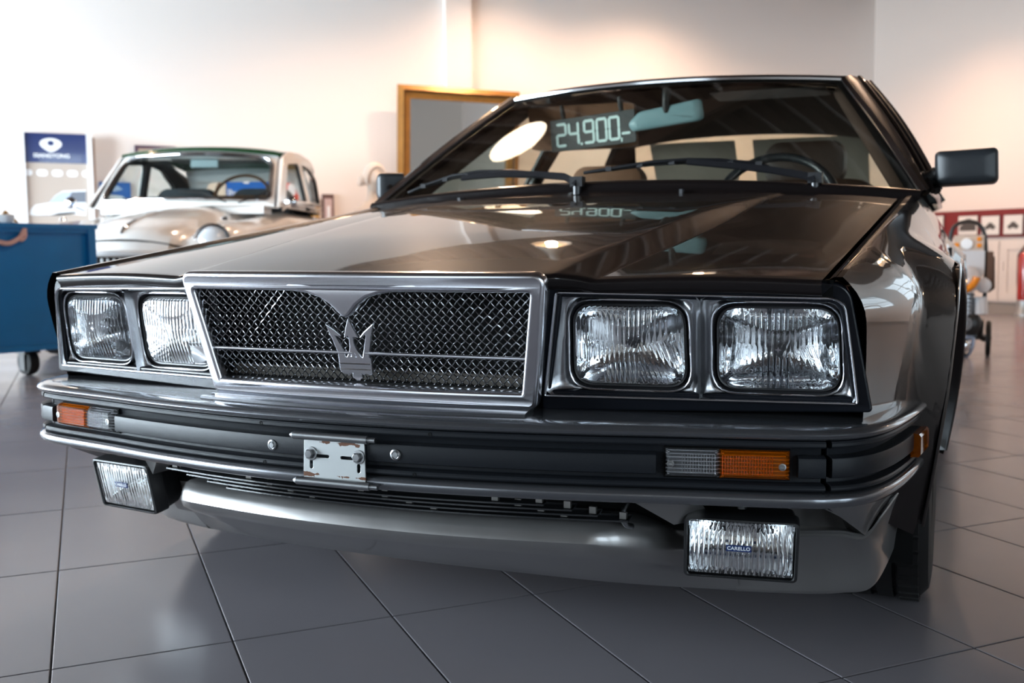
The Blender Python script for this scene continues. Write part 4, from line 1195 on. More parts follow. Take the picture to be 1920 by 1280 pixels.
MB().grid(bin_).build('instrument_cowl', MATS['dash_leatherette'], car, 60)
sw = MB(); cen = Vector((.335, 1.80, .790)); ax = Vector((0, -.88, .47)).normalized(); e1 = Vector((1, 0, 0)); e2 = ax.cross(e1)
sw.tube([cen + (e1*math.cos(a)+e2*math.sin(a))*.185 for a in [2*PI*k/36 for k in range(36)]], .0135, 8, closed=True)
for a in (PI/2*0, PI, PI*1.5): sw.tube([cen, cen+(e1*math.cos(a)+e2*math.sin(a))*.18], .012, 6)
sw.lathe([(.0, .02), (.05, .015), (.06, 0), (.05, -.02)], cen, ax, 16)
sw.build('steering_wheel', pmat('wheel_leather', (.02, .022, .025), rough=.3), car, 60)
def seat(x0, y0, zt, mat_, wide=.25):
    s = MB(); out = rrect(wide*2, .56, .09, 6)
    def ring(sc, dy): return [Vector((x0+p[0]*sc, y0+dy+(.56/2+p[1])*.30, zt-.56+(.56/2+p[1]))) for p in out]
    s.grid([ring(.80, -.055), ring(.93, -.05), ring(1, -.02), ring(1, .03), ring(.93, .06), ring(.8, .065)], close_v=True)
    o_ = len(s.v); n = len(out); s.v += ring(.80, -.055)+ring(.80, .065); s.f += [tuple(range(o_, o_+n)), tuple(range(o_+n, o_+2*n))]
    s.box((x0, y0-.22, zt-.54), (wide*1.95, .50, .14)); r = s.build('seat', mat_, car, 50)
    h = MB(); out2 = rrect(.27, .15, .055, 6)
    def ring2(sc, dy): return [Vector((x0+p[0]*sc, y0+.17+dy, zt+.055+p[1]*sc)) for p in out2]
    h.grid([ring2(.7, -.05), ring2(.95, -.042), ring2(1, 0), ring2(.95, .04), ring2(.7, .05)], close_v=True); o_ = len(h.v); n = len(out2); h.v += ring2(.7, -.05); h.f.append(tuple(range(o_, o_+n)))
    h.build('headrest', TAN if x0 < 0 else mat_, r, 60)
    MB().tube([(x0-.05, y0+.17, zt-.05), (x0-.05, y0+.17, zt)], .006, 6).tube([(x0+.05, y0+.17, zt-.05), (x0+.05, y0+.17, zt)], .006, 6).build('headrest_post', CHROME, r)
seat(-.31, 2.0, .84, LEATH); seat(.37, 2.03, .90, LEATH)
bs = MB(); out = rrect(1.18, .50, .10, 6)
bs.grid([[Vector((p[0]*sc, 2.86+dy+(p[1]+.25)*.3, .60+p[1])) for p in out] for sc, dy in ((.9, -.06), (1, -.03), (1, .06), (.9, .08))], close_v=True); o_ = len(bs.v); n = len(out); bs.v += [Vector((p[0]*.9, 2.80+(p[1]+.25)*.3, .60+p[1])) for p in out]; bs.f.append(tuple(range(o_, o_+n)))
bs.build('rear_seat', LEATH, car, 50)
SHD = pmat('grey_sun_shade', (.17, .135, .105), rough=.8)
for (x0, x1, nm) in ((-.42, -.045, 0), (.03, .50, 1)):
    MB().grid([[Vector((lerp(x0, x1, k/4), 3.05+.20*j/3, lerp(1.135, .86, j/3))) for k in range(5)] for j in range(4)]).build('rear_sun_shade', SHD, car)
MB().box((0, 3.12, .83), (1.2, .4, .02)).build('parcel_shelf', LEATH, car)
for s_ in (1, -1):   # door cards so the cabin is closed below the glass
    MB().grid([[Vector((s_*.745, y, z)) for z in (.80, .3)] for y in (1.35, 2.4, 3.4)]).build('door_card', LEATH, car)
    MB().tube([Vector((s_*.735, 1.40, .80)).lerp(Vector((s_*.515, 1.87, 1.145)), k/8) + Vector((0, .02, -.005)) for k in range(9)], .024, 8).build('pillar_trim', HEADL, car, 60)
MB().box((0, 1.42, .55), (1.5, .02, .5)).build('bulkhead', DARKIN, car)
# sun visors, passenger one folded down
def visor(x0, x1, y0, z0, y1, z1, nm='sun_visor'):
    out = rrect(x1-x0, 1.0, .06, 5); v = MB()
    M_ = lambda p, t: Vector(((x0+x1)/2+p[0], lerp(y0, y1, .5+p[1]) + t, lerp(z0, z1, .5+p[1])))
    v.grid([[M_(p, -.012) for p in out], [M_((p[0]*1.01, p[1]), 0) for p in out], [M_(p, .012) for p in out]], close_v=True); o_ = len(v.v); n = len(out); v.v += [M_(p, -.012) for p in out]; v.f.append(tuple(range(o_, o_+n)))
    return v.build(nm, TAN, car, 50)
visor(-.50, -.13, 1.92, 1.005, 1.88, 1.145)
visor(.12, .47, 2.0, 1.15, 1.86, 1.155)
# rear-view mirror
RVM = pmat('bluish_mirror_back', (.26, .42, .45), rough=.4)
rv = MB(); oM = frame(Vector((-.004, 1.80, 1.089)), (1, 0, .115), (0, -.1, 1))
o1 = round_poly([(-.117, -.036), (-.125, -.008), (-.085, .022), (.115, .030), (.117, -.022), (.108, -.036)], .012, 4)
rv.grid([[oM @ Vector((p[0]*s, p[1]*s, z)) for p in o1] for s, z in ((.0, .012), (.75, .012), (.95, .009), (1, 0), (1, -.012), (.95, -.014))], close_v=True)
rvo = rv.build('rear_view_mirror', RVM, car, 60)
MB().tube([(.0, 1.80, 1.10), (.0, 1.785, 1.125), (.0, 1.80, 1.165)], [.016, .012, .016], 10).build('mirror_stalk', BLK, rvo, 60)
# -------------------------------------------------- door mirrors
mir = MB(); W_, H_ = .148, .088; c0 = Vector((.868, 1.462, .872)); o1 = rrect(W_, H_, .014, 5)
tilt = Matrix.Rotation(math.radians(-2.0), 3, 'Y')
def ring(sx_, sz_, dy, dx=0): return [c0 + tilt @ Vector((p[0]*sx_+dx, dy, p[1]*sz_)) for p in o1]
mir.grid([ring(.0, .0, -.052), ring(.5, .5, -.051), ring(.86, .84, -.047), ring(.96, .95, -.038), ring(1, 1, -.015), ring(1, 1, .03), ring(.94, .94, .032)], close_v=True)
mme = mesh_from(mir.v, mir.f, 50)
sm = MB().tube([(.752, 1.47, .832), (.775, 1.465, .845), (.80, 1.462, .856)], [.020, .017, .022], 12)
sm.lathe([(.0, .012), (.024, .010), (.026, -.004), (.024, -.02)], (.768, 1.468, .841), (.8, -.1, .35), 14)
sm.prism([(.757, 1.44, .812), (.757, 1.54, .815), (.742, 1.545, .862), (.748, 1.47, .858)], (.012, 0, 0))
sme = mesh_from(sm.v, sm.f, 40)
gm = MB().grid([ring(.9, .9, .0325), ring(0, 0, .0325)], close_v=True); gme = mesh_from(gm.v, gm.f)
MIRG = pmat('mirror_glass', (.9, .9, .9), rough=.02, metal=1)
MIRH = pmat('mirror_housing_plastic', (.018, .020, .023), rough=.42, bump=.1, bscale=900)
for m_ in (0, 1):
    f = mirrored if m_ else (lambda q: q)
    h_ = link('door_mirror', f(mme), None if m_ else MIRH, car); mf_ = link('mirror_foot', f(sme), None if m_ else BLK, car); g_ = link('mirror_glass', f(gme), None if m_ else MIRG, h_)
    if m_:   # the passenger mirror is folded in against the door
        FM_ = Matrix.Translation((-.775, 1.47, 0)) @ Matrix.Rotation(math.radians(-58), 4, 'Z') @ Matrix.Translation((.775, -1.47, 0))
        h_.data.transform(FM_); g_.data.transform(FM_)
# -------------------------------------------------- wipers
WIP = pmat('wiper_black', (.013, .013, .015), rough=.3)
def wiper(pivot, arm_px, blade_px, rub_off=.008):
    P_ = [on_glass(p, .046 - .02*k/(len(arm_px)-1)) for k, p in enumerate(arm_px)]; piv = P_[0]
    a = MB(); a.tube([piv + Vector((0, -.004, -.035)), piv + Vector((0, -.004, -.006))], .011, 12)
    r = a.build('wiper', WIP, car, 50)
    kn = MB().box(piv + Vector((0, 0, .006)), (.034, .028, .026)); kn.build('wiper_knuckle', WIP, r)
    arm = MB(); rows = []
    for k, p in enumerate(P_):
        w = lerp(.0095, .0055, k/(len(P_)-1)); t = Vector((0, .55, .8))
        rows.append([p + Vector((0, -.012, 0)) + t*-w, p + Vector((0, -.018, .004)) + t*-w, p + Vector((0, -.018, .006)) + t*w, p + Vector((0, -.012, .002)) + t*w])
    arm.grid(rows, close_v=True); arm.build('wiper_arm', WIP, r, 50)
    B_ = [on_glass(p, .006) for p in blade_px]
    MB().tube(B_, .0042, 6).build('wiper_rubber', WEATHER, r, 60)
    BB = [on_glass(p, .016) for p in blade_px]; n = len(BB)
    MB().tube([BB[0].lerp(B_[0], .6)] + [p + Vector((0, -.004*math.sin(PI*k/(n-1)), .008*math.sin(PI*k/(n-1)))) for k, p in enumerate(BB)][1:-1] + [BB[-1].lerp(B_[-1], .6)], .005, 6).build('wiper_bridge', WIP, r, 60)
    yk = MB()
    for k in range(1, 7):
        yk = MB(); t = k/7; i = int(t*(n-1)); q = BB[i].lerp(BB[min(n-1, i+1)], t*(n-1)-i); yk.box(q + Vector((0, -.002, .003)), (.016, .010, .012)); yk.build('wiper_claw', WIP, r)
wiper(None, [(1529, 338), (1505, 331), (1450, 322), (1390, 315), (1320, 309), (1290, 307)], [(1095, 324), (1150, 318), (1220, 309), (1290, 305), (1350, 305), (1420, 309), (1442, 313)])
wiper(None, [(1083, 345), (1062, 334), (1010, 330), (940, 330), (890, 334), (870, 337)], [(766, 361), (800, 349), (850, 334), (900, 327), (960, 325), (1000, 327), (1012, 329)])
# ================================================================== price sign hanging behind the windscreen
sL, sR = at((1030, 228), y=1.845), at((1187, 205), y=1.80); sLb, sRb = at((1038, 288), y=1.845), at((1196, 262), y=1.80)
su = (sR-sL); sw_ = su.length; sv = ((sL-sLb)+(sR-sRb))*.5; sh_ = sv.length; sc_ = (sL+sR+sLb+sRb)*.25
sign = empty('price_sign', sc_, 'black price board with pale 24.900,- digits hanging behind the windscreen', 'price sign')
SM = frame((0, 0, 0), su, sv)
SIGNB = pmat('sign_board_black', (.014, .018, .018), rough=.5)
link('sign_board', plate([rrect(sw_, sh_, .004, 3)], .006, .001, SM, 1), SIGNB, sign)
DIG = pmat('pale_mint_digit', (.82, 1.0, .96), rough=.5, emit=(.55, .9, .85), estr=0.0)
segs = {'a': ((-1, 1), (1, 1)), 'b': ((1, 1), (1, 0)), 'c': ((1, 0), (1, -1)), 'd': ((-1, -1), (1, -1)), 'e': ((-1, 0), (-1, -1)), 'f': ((-1, 1), (-1, 0)), 'g': ((-1, 0), (1, 0))}
glyph = {'2': 'abged', '4': 'fgbc', '9': 'abcdfg', '0': 'abcdef'}
def seg_outline(p, q, t):
    a, b = Vector(p), Vector(q); d = (b-a).normalized(); n = Vector((-d.y, d.x)); a += d*.0016; b -= d*.0016
    return round_poly([tuple(a + d*-t*.55 + n*0), tuple(a + n*t*.75 + d*t*.2), tuple(b + n*t*.75 - d*t*.2), tuple(b + d*t*.55), tuple(b - n*t*.75 - d*t*.2), tuple(a - n*t*.75 + d*t*.2)], .0015, 2)
xs = [-.1125, -.0665, -.0105, .0355, .0805]
for ch, cx_ in zip('24900', xs):
    ols = []
    for s in glyph[ch]:
        (p, q) = segs[s]; hw_, hh_ = .0165, .0345
        ols.append(seg_outline((cx_+p[0]*hw_, p[1]*hh_), (cx_+q[0]*hw_, q[1]*hh_), .0058))
    dm_ = MB()
    for ol in ols:
        pm_ = plate([ol], .0016, 0, SM @ Matrix.Translation((0, 0, .0042)), 0); dm_.add([v.co.copy() for v in pm_.vertices], [tuple(p.vertices) for p in pm_.polygons])
    dm_.build('digit', DIG, sign)
link('decimal_point', plate([rrect(.009, .009, .004, 3, -.0395, -.0355)], .0016, 0, SM @ Matrix.Translation((0, 0, .0042)), 0), DIG, sign)
link('comma', plate([round_poly([(.1015, -.033), (.1085, -.033), (.107, -.046), (.1025, -.046)], .001, 2)], .0016, 0, SM @ Matrix.Translation((0, 0, .0042)), 0), DIG, sign)
link('dash', plate([rrect(.030, .0075, .003, 3, .121, -.020)], .0016, 0, SM @ Matrix.Translation((0, 0, .0042)), 0), DIG, sign)
for x in (-.105, .105):
    MB().tube([SM @ Vector((x, sh_/2-.004, -.004)), SM @ Vector((x, sh_/2+.02, .0)), SM @ Vector((x, sh_/2+.045, .006))], [.007, .009, .006], 8).build('hanging_clip', BLK, sign, 60)

# a shaded lamp whose light shows as a bright oval in the windscreen glass
def ws_reflect(px):
    X = on_glass(px, 0.0); d = ray(*px).normalized()
    e = .004; A = on_glass((px[0]+3, px[1])); B = on_glass((px[0], px[1]+3)); n = (A-X).cross(B-X).normalized()
    if n.dot(d) > 0: n = -n
    return X, d - n*2*d.dot(n)
X_, r_ = ws_reflect((970, 262)); zl = 2.62; t_ = (zl-X_.z)/r_.z; L_ = X_ + r_*t_; la, lb, lz = ab_of(L_)
if r_.z > 0 and A_L+.5 < la < A_R-.5 and B_F+.5 < lb < B_BK-.5: pendant(la, lb, zl, 'warm pendant lamp above the front of the coupe', 60, True)
# ================================================================== BACKGROUND THINGS
def local_root(name, origin, theta, label, cat, group=None):
    r = empty(name, origin, label, cat, group, theta); return r
# ------------------------------------------------------------------ old white saloon
IVORY = pmat('ivory_car_paint', (.88, .86, .83), rough=.22, coat=.9, coat_rough=.03)
GREEN = pmat('dark_green_roof_paint', (.012, .06, .022), rough=.2, coat=.9)
def depth_point(p, d): return CAM + ray(*p)*d
S_TH = math.radians(20.5)
wb = depth_point((340, 381), 7.15); bx_, by_ = -math.sin(S_TH), math.cos(S_TH)
s_org = Vector((wb.x - bx_*1.14*.93, wb.y - by_*1.14*.93, 0))
sal = local_root('saloon', s_org, S_TH, 'old round-backed ivory saloon car with dark green roof behind the blue chest', 'car')
sal.scale = (1, .93, 1)
def s_sec(y):
    """half section of the saloon's lower body at y: (x,z) from centre top to sill"""
    hood = smooth_interp(y, [0, .06, .2, .6, 1.15, 1.3], [.58, .76, .84, .925, 1.005, 1.02])
    if y > 1.2: hood = 1.02
    if y > 2.9: hood = smooth_interp(y, [2.9, 3.3, 3.6, 3.85], [1.02, 1.0, .88, .56])
    fz = smooth_interp(y, [0, .10, .25, .6, 1.1, 1.4], [.50, .72, .82, .86, .90, .96])
    if y > 1.4: fz = .96
    if y > 2.8: fz = smooth_interp(y, [2.8, 3.2, 3.6, 3.85], [.96, .92, .78, .50])
    hw = smooth_interp(y, [0, .08, .25, .6, 1.1, 2.0, 2.9, 3.4, 3.85], [.40, .56, .66, .70, .71, .725, .72, .66, .45])
    c = ss(1.4, 1.1, y) if y < 2 else 0
    pts = [(0, hood), (.10, hood-.002), (.20, hood-.012), (.30, hood-.035*c-.006), (.36*hw/.7, hood-.085*c-.012), (.43*hw/.7, fz-.03*c+.0*c), (.52*hw/.7, fz+.015*c), (.60*hw/.7, fz+.005*c), (hw*.95, fz-.05), (hw, fz-.16), (hw, .45), (hw-.02, .28), (hw-.05, .22)]
    return pts
rows = []
for y in [0, .03, .06, .1, .16, .25, .4, .6, .8, 1.0, 1.15, 1.3, 1.5, 2.0, 2.5, 2.9, 3.1, 3.3, 3.5, 3.65, 3.78, 3.85]:
    h = s_sec(y); rows.append([Vector((-x, y, z)) for x, z in reversed(h[1:])] + [Vector((x, y, z)) for x, z in h])
rows.insert(0, [Vector((p.x*.8, -.005, .5+(p.z-.5)*.5)) for p in rows[0]])
MB().grid(rows).build('saloon_body', IVORY, sal, 50)
def sx_(y, z):
    return lerp(.672, .585, (z-1.0)/.43)*(1-.30*ss(2.55, 3.45, y)**1.3) - .05*ss(1.9, 1.2, y)*0
def mapped(outlines, f, depth=.02, step=.05):
    me = plate([densify(o, step) for o in outlines], depth, .004, None, 1)
    for v in me.vertices: v.co = f(v.co.x, v.co.y, v.co.z)
    me.update(); return finish(me, 50)
side_o = round_poly([(1.17, .99), (1.60, 1.375), (1.80, 1.425), (2.2, 1.44), (2.6, 1.41), (3.0, 1.29), (3.25, 1.11), (3.36, .99)], [.0, .06, .05, .1, .1, .1, .08, 0], 4)
w1 = round_poly([(1.40, 1.055), (1.68, 1.33), (2.04, 1.36), (2.06, 1.055)], [.03, .05, .05, .03], 4)
w2 = round_poly([(2.17, 1.055), (2.15, 1.36), (2.50, 1.34), (2.84, 1.215), (2.93, 1.055)], [.03, .05, .09, .10, .04], 4)
SGL = glass_thin('saloon_glass', (.88, .92, .92))
RUBR = WEATHER
for s in (1, -1):
    f = lambda a, b, c, s=s: Vector((s*(sx_(a, b) + c*s*s), a, b))
    link('saloon_side', mapped([side_o, w1, w2], f), IVORY, sal)
    link('saloon_lining', mapped([side_o, w1, w2], lambda a, b, c, s=s: Vector((s*(sx_(a, b)-.024+c*.3), a, b))), pmat('saloon_cabin', (.03, .032, .036), rough=.8), sal)
    for w_ in (w1, w2):
        link('window_seal', mapped([[(p[0], p[1]) for p in w_], [tuple(Vector(p).lerp(sum((Vector(q) for q in w_), Vector((0, 0)))/len(w_), .05)) for p in w_]], lambda a, b, c, s=s: Vector((s*(sx_(a, b)-.004+c*.8), a, b))), RUBR, sal)
        link('side_window', mapped([w_], lambda a, b, c, s=s: Vector((s*(sx_(a, b)-.006), a, b)), .002), SGL, sal)
    MB().tube([(s*(sx_(y, 1.02)+.006), y, 1.022) for y in (1.3, 1.8, 2.4, 2.9, 3.2)], .008, 6).build('waist_moulding', CHROME, sal)
    MB().box((s*.735, 2.0, .93), (.02, .12, .02)).build('saloon_handle', CHROME, sal)
def sw_map(a, b, c):
    u = a/.6; v = b/.5; x = lerp(.645, .592, v)*u; y = lerp(1.075+.13*u*u, 1.52+.10*u*u, v); z = lerp(1.00-.012*u*u, 1.405-.035*u*u, v) + .01*math.sin(PI*v)
    return Vector((x, y - c*.8, z + c*.6))
ws_o = round_poly([(-.615, 0), (-.60, .515), (.60, .515), (.615, 0)], [.0, .10, .10, 0], 5)
ws_h = round_poly([(-.565, .045), (-.55, .472), (.55, .472), (.565, .045)], [.06, .13, .13, .06], 6)
link('windscreen_frame', mapped([ws_o, ws_h], sw_map), IVORY, sal)
link('windscreen_pane', mapped([ws_h], lambda a, b, c: sw_map(a, b, c-.008), .003, .1), SGL, sal)
ring = [sw_map(p[0], p[1], .010) for p in densify(ws_h, .04)]
MB().tube(ring, .011, 6, closed=True).build('windscreen_chrome', CHROME, sal, 60)
MB().tube([sw_map(p[0]*.975, p[1]*.95+.012, .004) for p in densify(ws_h, .04)], .009, 6, closed=True).build('windscreen_rubber', RUBR, sal, 60)
def rr_map(a, b, c):
    u = a/.6; v = b/.5; x = lerp(.50, .48, v)*u; y = lerp(3.40-.12*u*u, 2.98-.10*u*u, v); z = lerp(1.0, 1.365-.03*u*u, v); return Vector((x, y + c, z + c*.4))
link('rear_panel', mapped([[(-.62, 0), (-.62, .52), (.62, .52), (.62, 0)], round_poly([(-.50, .09), (-.46, .38), (.46, .38), (.50, .09)], .08, 5)], rr_map), IVORY, sal)
rows = []
for k in range(15):
    u = k/7-1; fr = sw_map(.6*u, .50, .0); re_ = rr_map(.6*u, .50, 0); row = [sw_map(.6*u, .486, .024), sw_map(.6*u, .505, .034)]
    for j in range(1, 9):
        t = j/9; y = lerp(fr.y, re_.y, t); hw = sx_(y, 1.41); z = smooth_interp(y, [1.50, 1.75, 2.1, 2.5, 2.8, 3.0], [1.432, 1.466, 1.482, 1.468, 1.425, 1.365]) - .05*abs(u)**2.6
        row.append(Vector((hw*u*1.01, y, z)))
    row.append(re_); rows.append(row)
MB().grid(rows).build('saloon_roof', GREEN, sal, 60)
SDK = pmat('saloon_cabin', (.03, .032, .036), rough=.8)
for x in (-.30, .30):
    sb = MB(); o_ = rrect(.50, .62, .10, 5); sb.grid([[Vector((x+p[0]*sc, 2.02+dy+(p[1]+.3)*.25, .86+p[1])) for p in o_] for sc, dy in ((.0, -.07), (.9, -.07), (1, 0), (.9, .07), (0, .07))], close_v=True).build('saloon_seat', SDK, sal, 50)
MB().box((0, 2.75, .84), (1.1, .14, .50)).build('saloon_rear_seat', SDK, sal)
MB().box((0, 1.25, .97), (1.15, .20, .06)).build('saloon_dashboard', IVORY, sal)
MB().box((0, 2.2, .5), (1.3, 2.4, .03)).build('saloon_floor', SDK, sal)
MB().box((0, 2.15, 1.408), (.98, 1.0, .012)).build('saloon_headlining', SDK, sal)
stw = MB(); cen = Vector((.31, 1.52, 1.08)); ax = Vector((0, -.8, .6)); e2 = ax.cross(Vector((1, 0, 0)))
stw.tube([cen + Vector((math.cos(a)*.20, 0, 0)) + e2*math.sin(a)*.20 for a in [2*PI*k/28 for k in range(28)]], .012, 6, closed=True)
stw.tube([cen+Vector((-.19, 0, 0)), cen, cen+Vector((.19, 0, 0))], .008, 6).tube([cen, cen - ax*.4], .016, 6)
stw.build('saloon_steering_wheel', pmat('brown_bakelite', (.10, .045, .02), rough=.3), sal, 60)
MB().box((.02, 1.60, 1.325), (.20, .02, .055)).tube([(.02, 1.60, 1.34), (.02, 1.60, 1.40)], .006, 6).build('saloon_mirror', pmat('grey_mirror', (.30, .36, .36), rough=.3), sal)
# chrome strip on the bonnet, mascot, headlamps, grille, bumper, washers
MB().tube([(0, y, s_sec(y)[0][1]+.004) for y in (.08, .12, .2, .35, .5, .62)], [.007, .009, .009, .008, .006, .003], 6).build('bonnet_strip', CHROME, sal, 60)
MB().tube([(x, .075-.02*(1-(x/.4)**2), .745-.05*(x/.4)**2) for x in [k/8*.8-.4 for k in range(9)]], .008, 6).build('bonnet_edge_trim', RUBR, sal, 60)
for s in (1, -1):
    MB().lathe([(0, .05), (.05, .045), (.085, .02), (.10, -.01), (.105, -.04)], (s*.54, .14, .735), (s*.1, -1, .12), 20).build('saloon_headlamp', pmat('lamp_glass_plain', (.75, .80, .85), rough=.1, coat=1), sal, 60)
    MB().lathe([(.104, -.05), (.115, -.02), (.112, .012), (.10, .016)], (s*.54, .14, .735), (s*.1, -1, .12), 20).build('headlamp_ring', CHROME, sal, 60)
    MB().tube([(s*.70, 1.18, .965), (s*.74, 1.15, .985), (s*.765, 1.13, 1.01)], .006, 6).lathe([(0, .02), (.03, .016), (.042, 0), (.03, -.01), (0, -.012)], (s*.775, 1.12, 1.02), (0, 1, 0), 14).build('saloon_wing_mirror', CHROME, sal, 60)
    MB().lathe([(0, .03), (.02, .02), (.025, 0)], (s*.52, .45, .875), (0, 0, 1), 10).build('wing_lamp', CHROME, sal)
gr_ = MB().box((0, -.005, .535), (.70, .03, .22)); gr_.build('saloon_grille_back', DARKIN, sal)
for k in range(19): MB().box((-.33+.66*k/18, -.028, .535), (.009, .02, .20)).build('grille_bar', IVORY, sal)
MB().tube([(-.40, -.02, .655), (0, -.06, .668), (.40, -.02, .655)], .018, 8).tube([(-.40, -.02, .415), (0, -.05, .41), (.40, -.02, .415)], .014, 8).build('grille_surround', IVORY, sal, 60)
MB().tube(chaikin([Vector(p) for p in ((-.74, .12, .40), (-.60, -.08, .40), (0, -.13, .40), (.60, -.08, .40), (.74, .12, .40))], 2), .045, 8).build('saloon_bumper', CHROME, sal, 60)
for s in (1, -1):
    for y in (.62, 3.05):
        w = MB().lathe([(.17, -.07), (.26, -.075), (.30, -.05), (.305, 0), (.30, .05), (.26, .075), (.17, .07)], (0, 0, 0), (1, 0, 0), 28).build('saloon_wheel', RUB, sal); w.location = (s*.64, y, .305)
        MB().lathe([(0, .06), (.06, .055), (.10, .03), (.17, .04), (.18, .07)], (0, 0, 0), (s, 0, 0), 24).build('hub_cap', CHROME, w, 60)
wl = [((.34, 1.06, 1.02), (.14, 1.14, 1.09), (-.02, 1.16, 1.10)), ((.42, 1.085, 1.015), (.55, 1.16, 1.07), (.60, 1.22, 1.11))]
for k, w_ in enumerate(wl): MB().tube(w_, .006, 6).build('saloon_wiper', RUBR, sal)
for ob in [o_ for o_ in bpy.data.objects if o_.parent is sal]:   # the tail is short
    if ob.location.length > 1e-6:
        if ob.location.y > 2: ob.location.y = 2+(ob.location.y-2)*.78
        continue
    for v in ob.data.vertices:
        if v.co.y > 2: v.co.y = 2+(v.co.y-2)*.78
# ------------------------------------------------------------------ blue chest on black castors
BLUE = pmat('blue_painted_wood', (.002, .155, .42), rough=.32, vary=.18, vscale=6, bump=.06, bscale=40)
cR = depth_point((177, 430), 5.75); dvec = ray(2295, 480); dvec = Vector((dvec.x, dvec.y, 0)).normalized()
zt_ = depth_point((177, 421.5), 5.75).z; zb_ = depth_point((177, 649), 5.75).z
c_th = math.atan2(dvec.y, dvec.x); CW, CD = 1.30, .30
chest = local_root('blue_chest', Vector((cR.x, cR.y, 0)), c_th, 'blue painted wooden chest with a gold script flourish standing on black castors', 'chest')
# local: x along the face (0 at right end, negative to the left), y back
MB().box((-CW/2-.005, CD/2+.012, (zt_+zb_)/2-.01), (CW-.03, CD-.02, zt_-zb_-.04)).build('chest_body', BLUE, chest)
MB().box((-CW/2, CD/2, zt_-.0125), (CW+.02, CD+.03, .025)).build('chest_lid', BLUE, chest)
MB().box((-CW/2, .004, zt_-.036), (CW, .012, .022)).build('top_rail', BLUE, chest)
for x in (-.022, -CW+.022):
    for y in (.004, CD-.004): MB().box((x, y, (zt_+zb_)/2-.012), (.044, .03, zt_-zb_-.03)).build('corner_post', BLUE, chest)
MB().box((-CW/2, .006, zb_+.015), (CW, .02, .03)).build('bottom_rail', BLUE, chest)
for x, y in ((-.33, CD/2), (-1.0, CD/2)):
    r_ = (zb_)/2
    k = MB().lathe([(.0, -.028), (r_*.5, -.03), (r_*.92, -.026), (r_, -.012), (r_, .012), (r_*.92, .026), (r_*.5, .03), (0, .028)], (x, y, r_), (1, 0, .0), 20).build('castor', RUB, chest)
    MB().box((x, y, zb_-.012), (.09, .09, .024)).box((x-.036, y, zb_-.06), (.006, .05, .11)).box((x+.036, y, zb_-.06), (.006, .05, .11)).build('castor_fork', BLK, k)
GOLD = pmat('rose_gold_script', (.66, .40, .36), rough=.4)
def cface(px, py):
    n = Vector((math.sin(c_th), -math.cos(c_th), 0)); q = on_plane((px, py), Vector((cR.x, cR.y, 0)) + n*.006, n)
    R_ = Matrix.Rotation(-c_th, 3, 'Z'); return R_ @ (q - Vector((cR.x, cR.y, 0)))
sc = chaikin([cface(*p) for p in ((-60, 440), (-30, 462), (-5, 452), (10, 457), (22, 455), (36, 446), (45, 438), (48, 428))], 2)
MB().tube(sc, [lerp(.008, .014, math.sin(PI*k/(len(sc)-1))) for k in range(len(sc))], 8).build('script_flourish', GOLD, chest, 60)
sc2 = chaikin([cface(*p) for p in ((42, 424), (49, 436), (47, 447), (38, 452), (36, 444), (44, 430))], 2)
MB().tube(sc2, .008, 8).build('script_flourish', GOLD, chest, 60)
# small ornaments standing on the chest
def on_chest(px, dy): 
    q = cface(px, 415); return Vector((cR.x, cR.y, 0)) + Matrix.Rotation(c_th, 3, 'Z') @ Vector((q.x, dy, zt_))
BRASS = pmat('brass', (.75, .48, .22), rough=.15, metal=1.0)
for px, dy, lab, s in ((26, .18, 'small brass bell on the blue chest, left of the white cup', 0), (59, .22, 'small dark brass figure on the blue chest, right of the white cup', 1)):
    t = empty('ornament', on_chest(px, dy), lab, 'ornament')
    if s == 0: MB().lathe([(.034, 0), (.03, .008), (.022, .02), (.018, .035), (.008, .045), (.006, .055), (0, .058)], (0, 0, 0), (0, 0, 1), 18).build('bell', BRASS, t, 60)
    else: 
        MB().lathe([(.03, 0), (.032, .01), (.016, .015), (.02, .03), (.012, .045), (.014, .055), (0, .064)], (0, 0, 0), (0, 0, 1), 16).build('figure', pmat('dark_bronze', (.10, .06, .05), rough=.25, metal=.9), t, 60)
        MB().tube([(.02, 0, .03), (.05, 0, .02), (.065, 0, .005)], .007, 6).build('figure_arm', BRASS, t)
cup = empty('white_cup', on_chest(41, .15), 'white porcelain cup with a brass knob on the blue chest', 'cup')
MB().lathe([(.022, 0), (.034, .01), (.042, .03), (.044, .046), (.036, .05), (.03, .05)], (0, 0, 0), (0, 0, 1), 20).build('bowl', pmat('porcelain', (.85, .85, .84), rough=.12), cup, 60)
MB().lathe([(.03, .05), (.012, .058), (.012, .066), (.0, .074)], (0, 0, 0), (0, 0, 1), 14).build('knob', BRASS, cup, 60)
rmr = empty('round_mirror', on_chest(-22, .24), 'round table mirror with a cream rim at the left end of the blue chest', 'mirror')
rmr.rotation_euler = (0, 0, c_th+.5)
MB().lathe([(.105, -.02), (.128, -.012), (.132, .01), (.115, .018), (.105, .01)], (0, 0, .14), (0, -1, .1), 28).build('mirror_rim', pmat('cream_enamel', (.55, .42, .34), rough=.3, coat=.5), rmr, 60)
MB().lathe([(0, .006), (.108, .006)], (0, 0, .14), (0, -1, .1), 28).build('mirror_face', pmat('bluish_mirror_face', (.35, .55, .85), rough=.08, metal=.9), rmr)
MB().lathe([(.06, 0), (.055, .008), (.012, .014), (.012, .03)], (0, 0, 0), (0, 0, 1), 18).build('mirror_base', BRASS, rmr, 60)
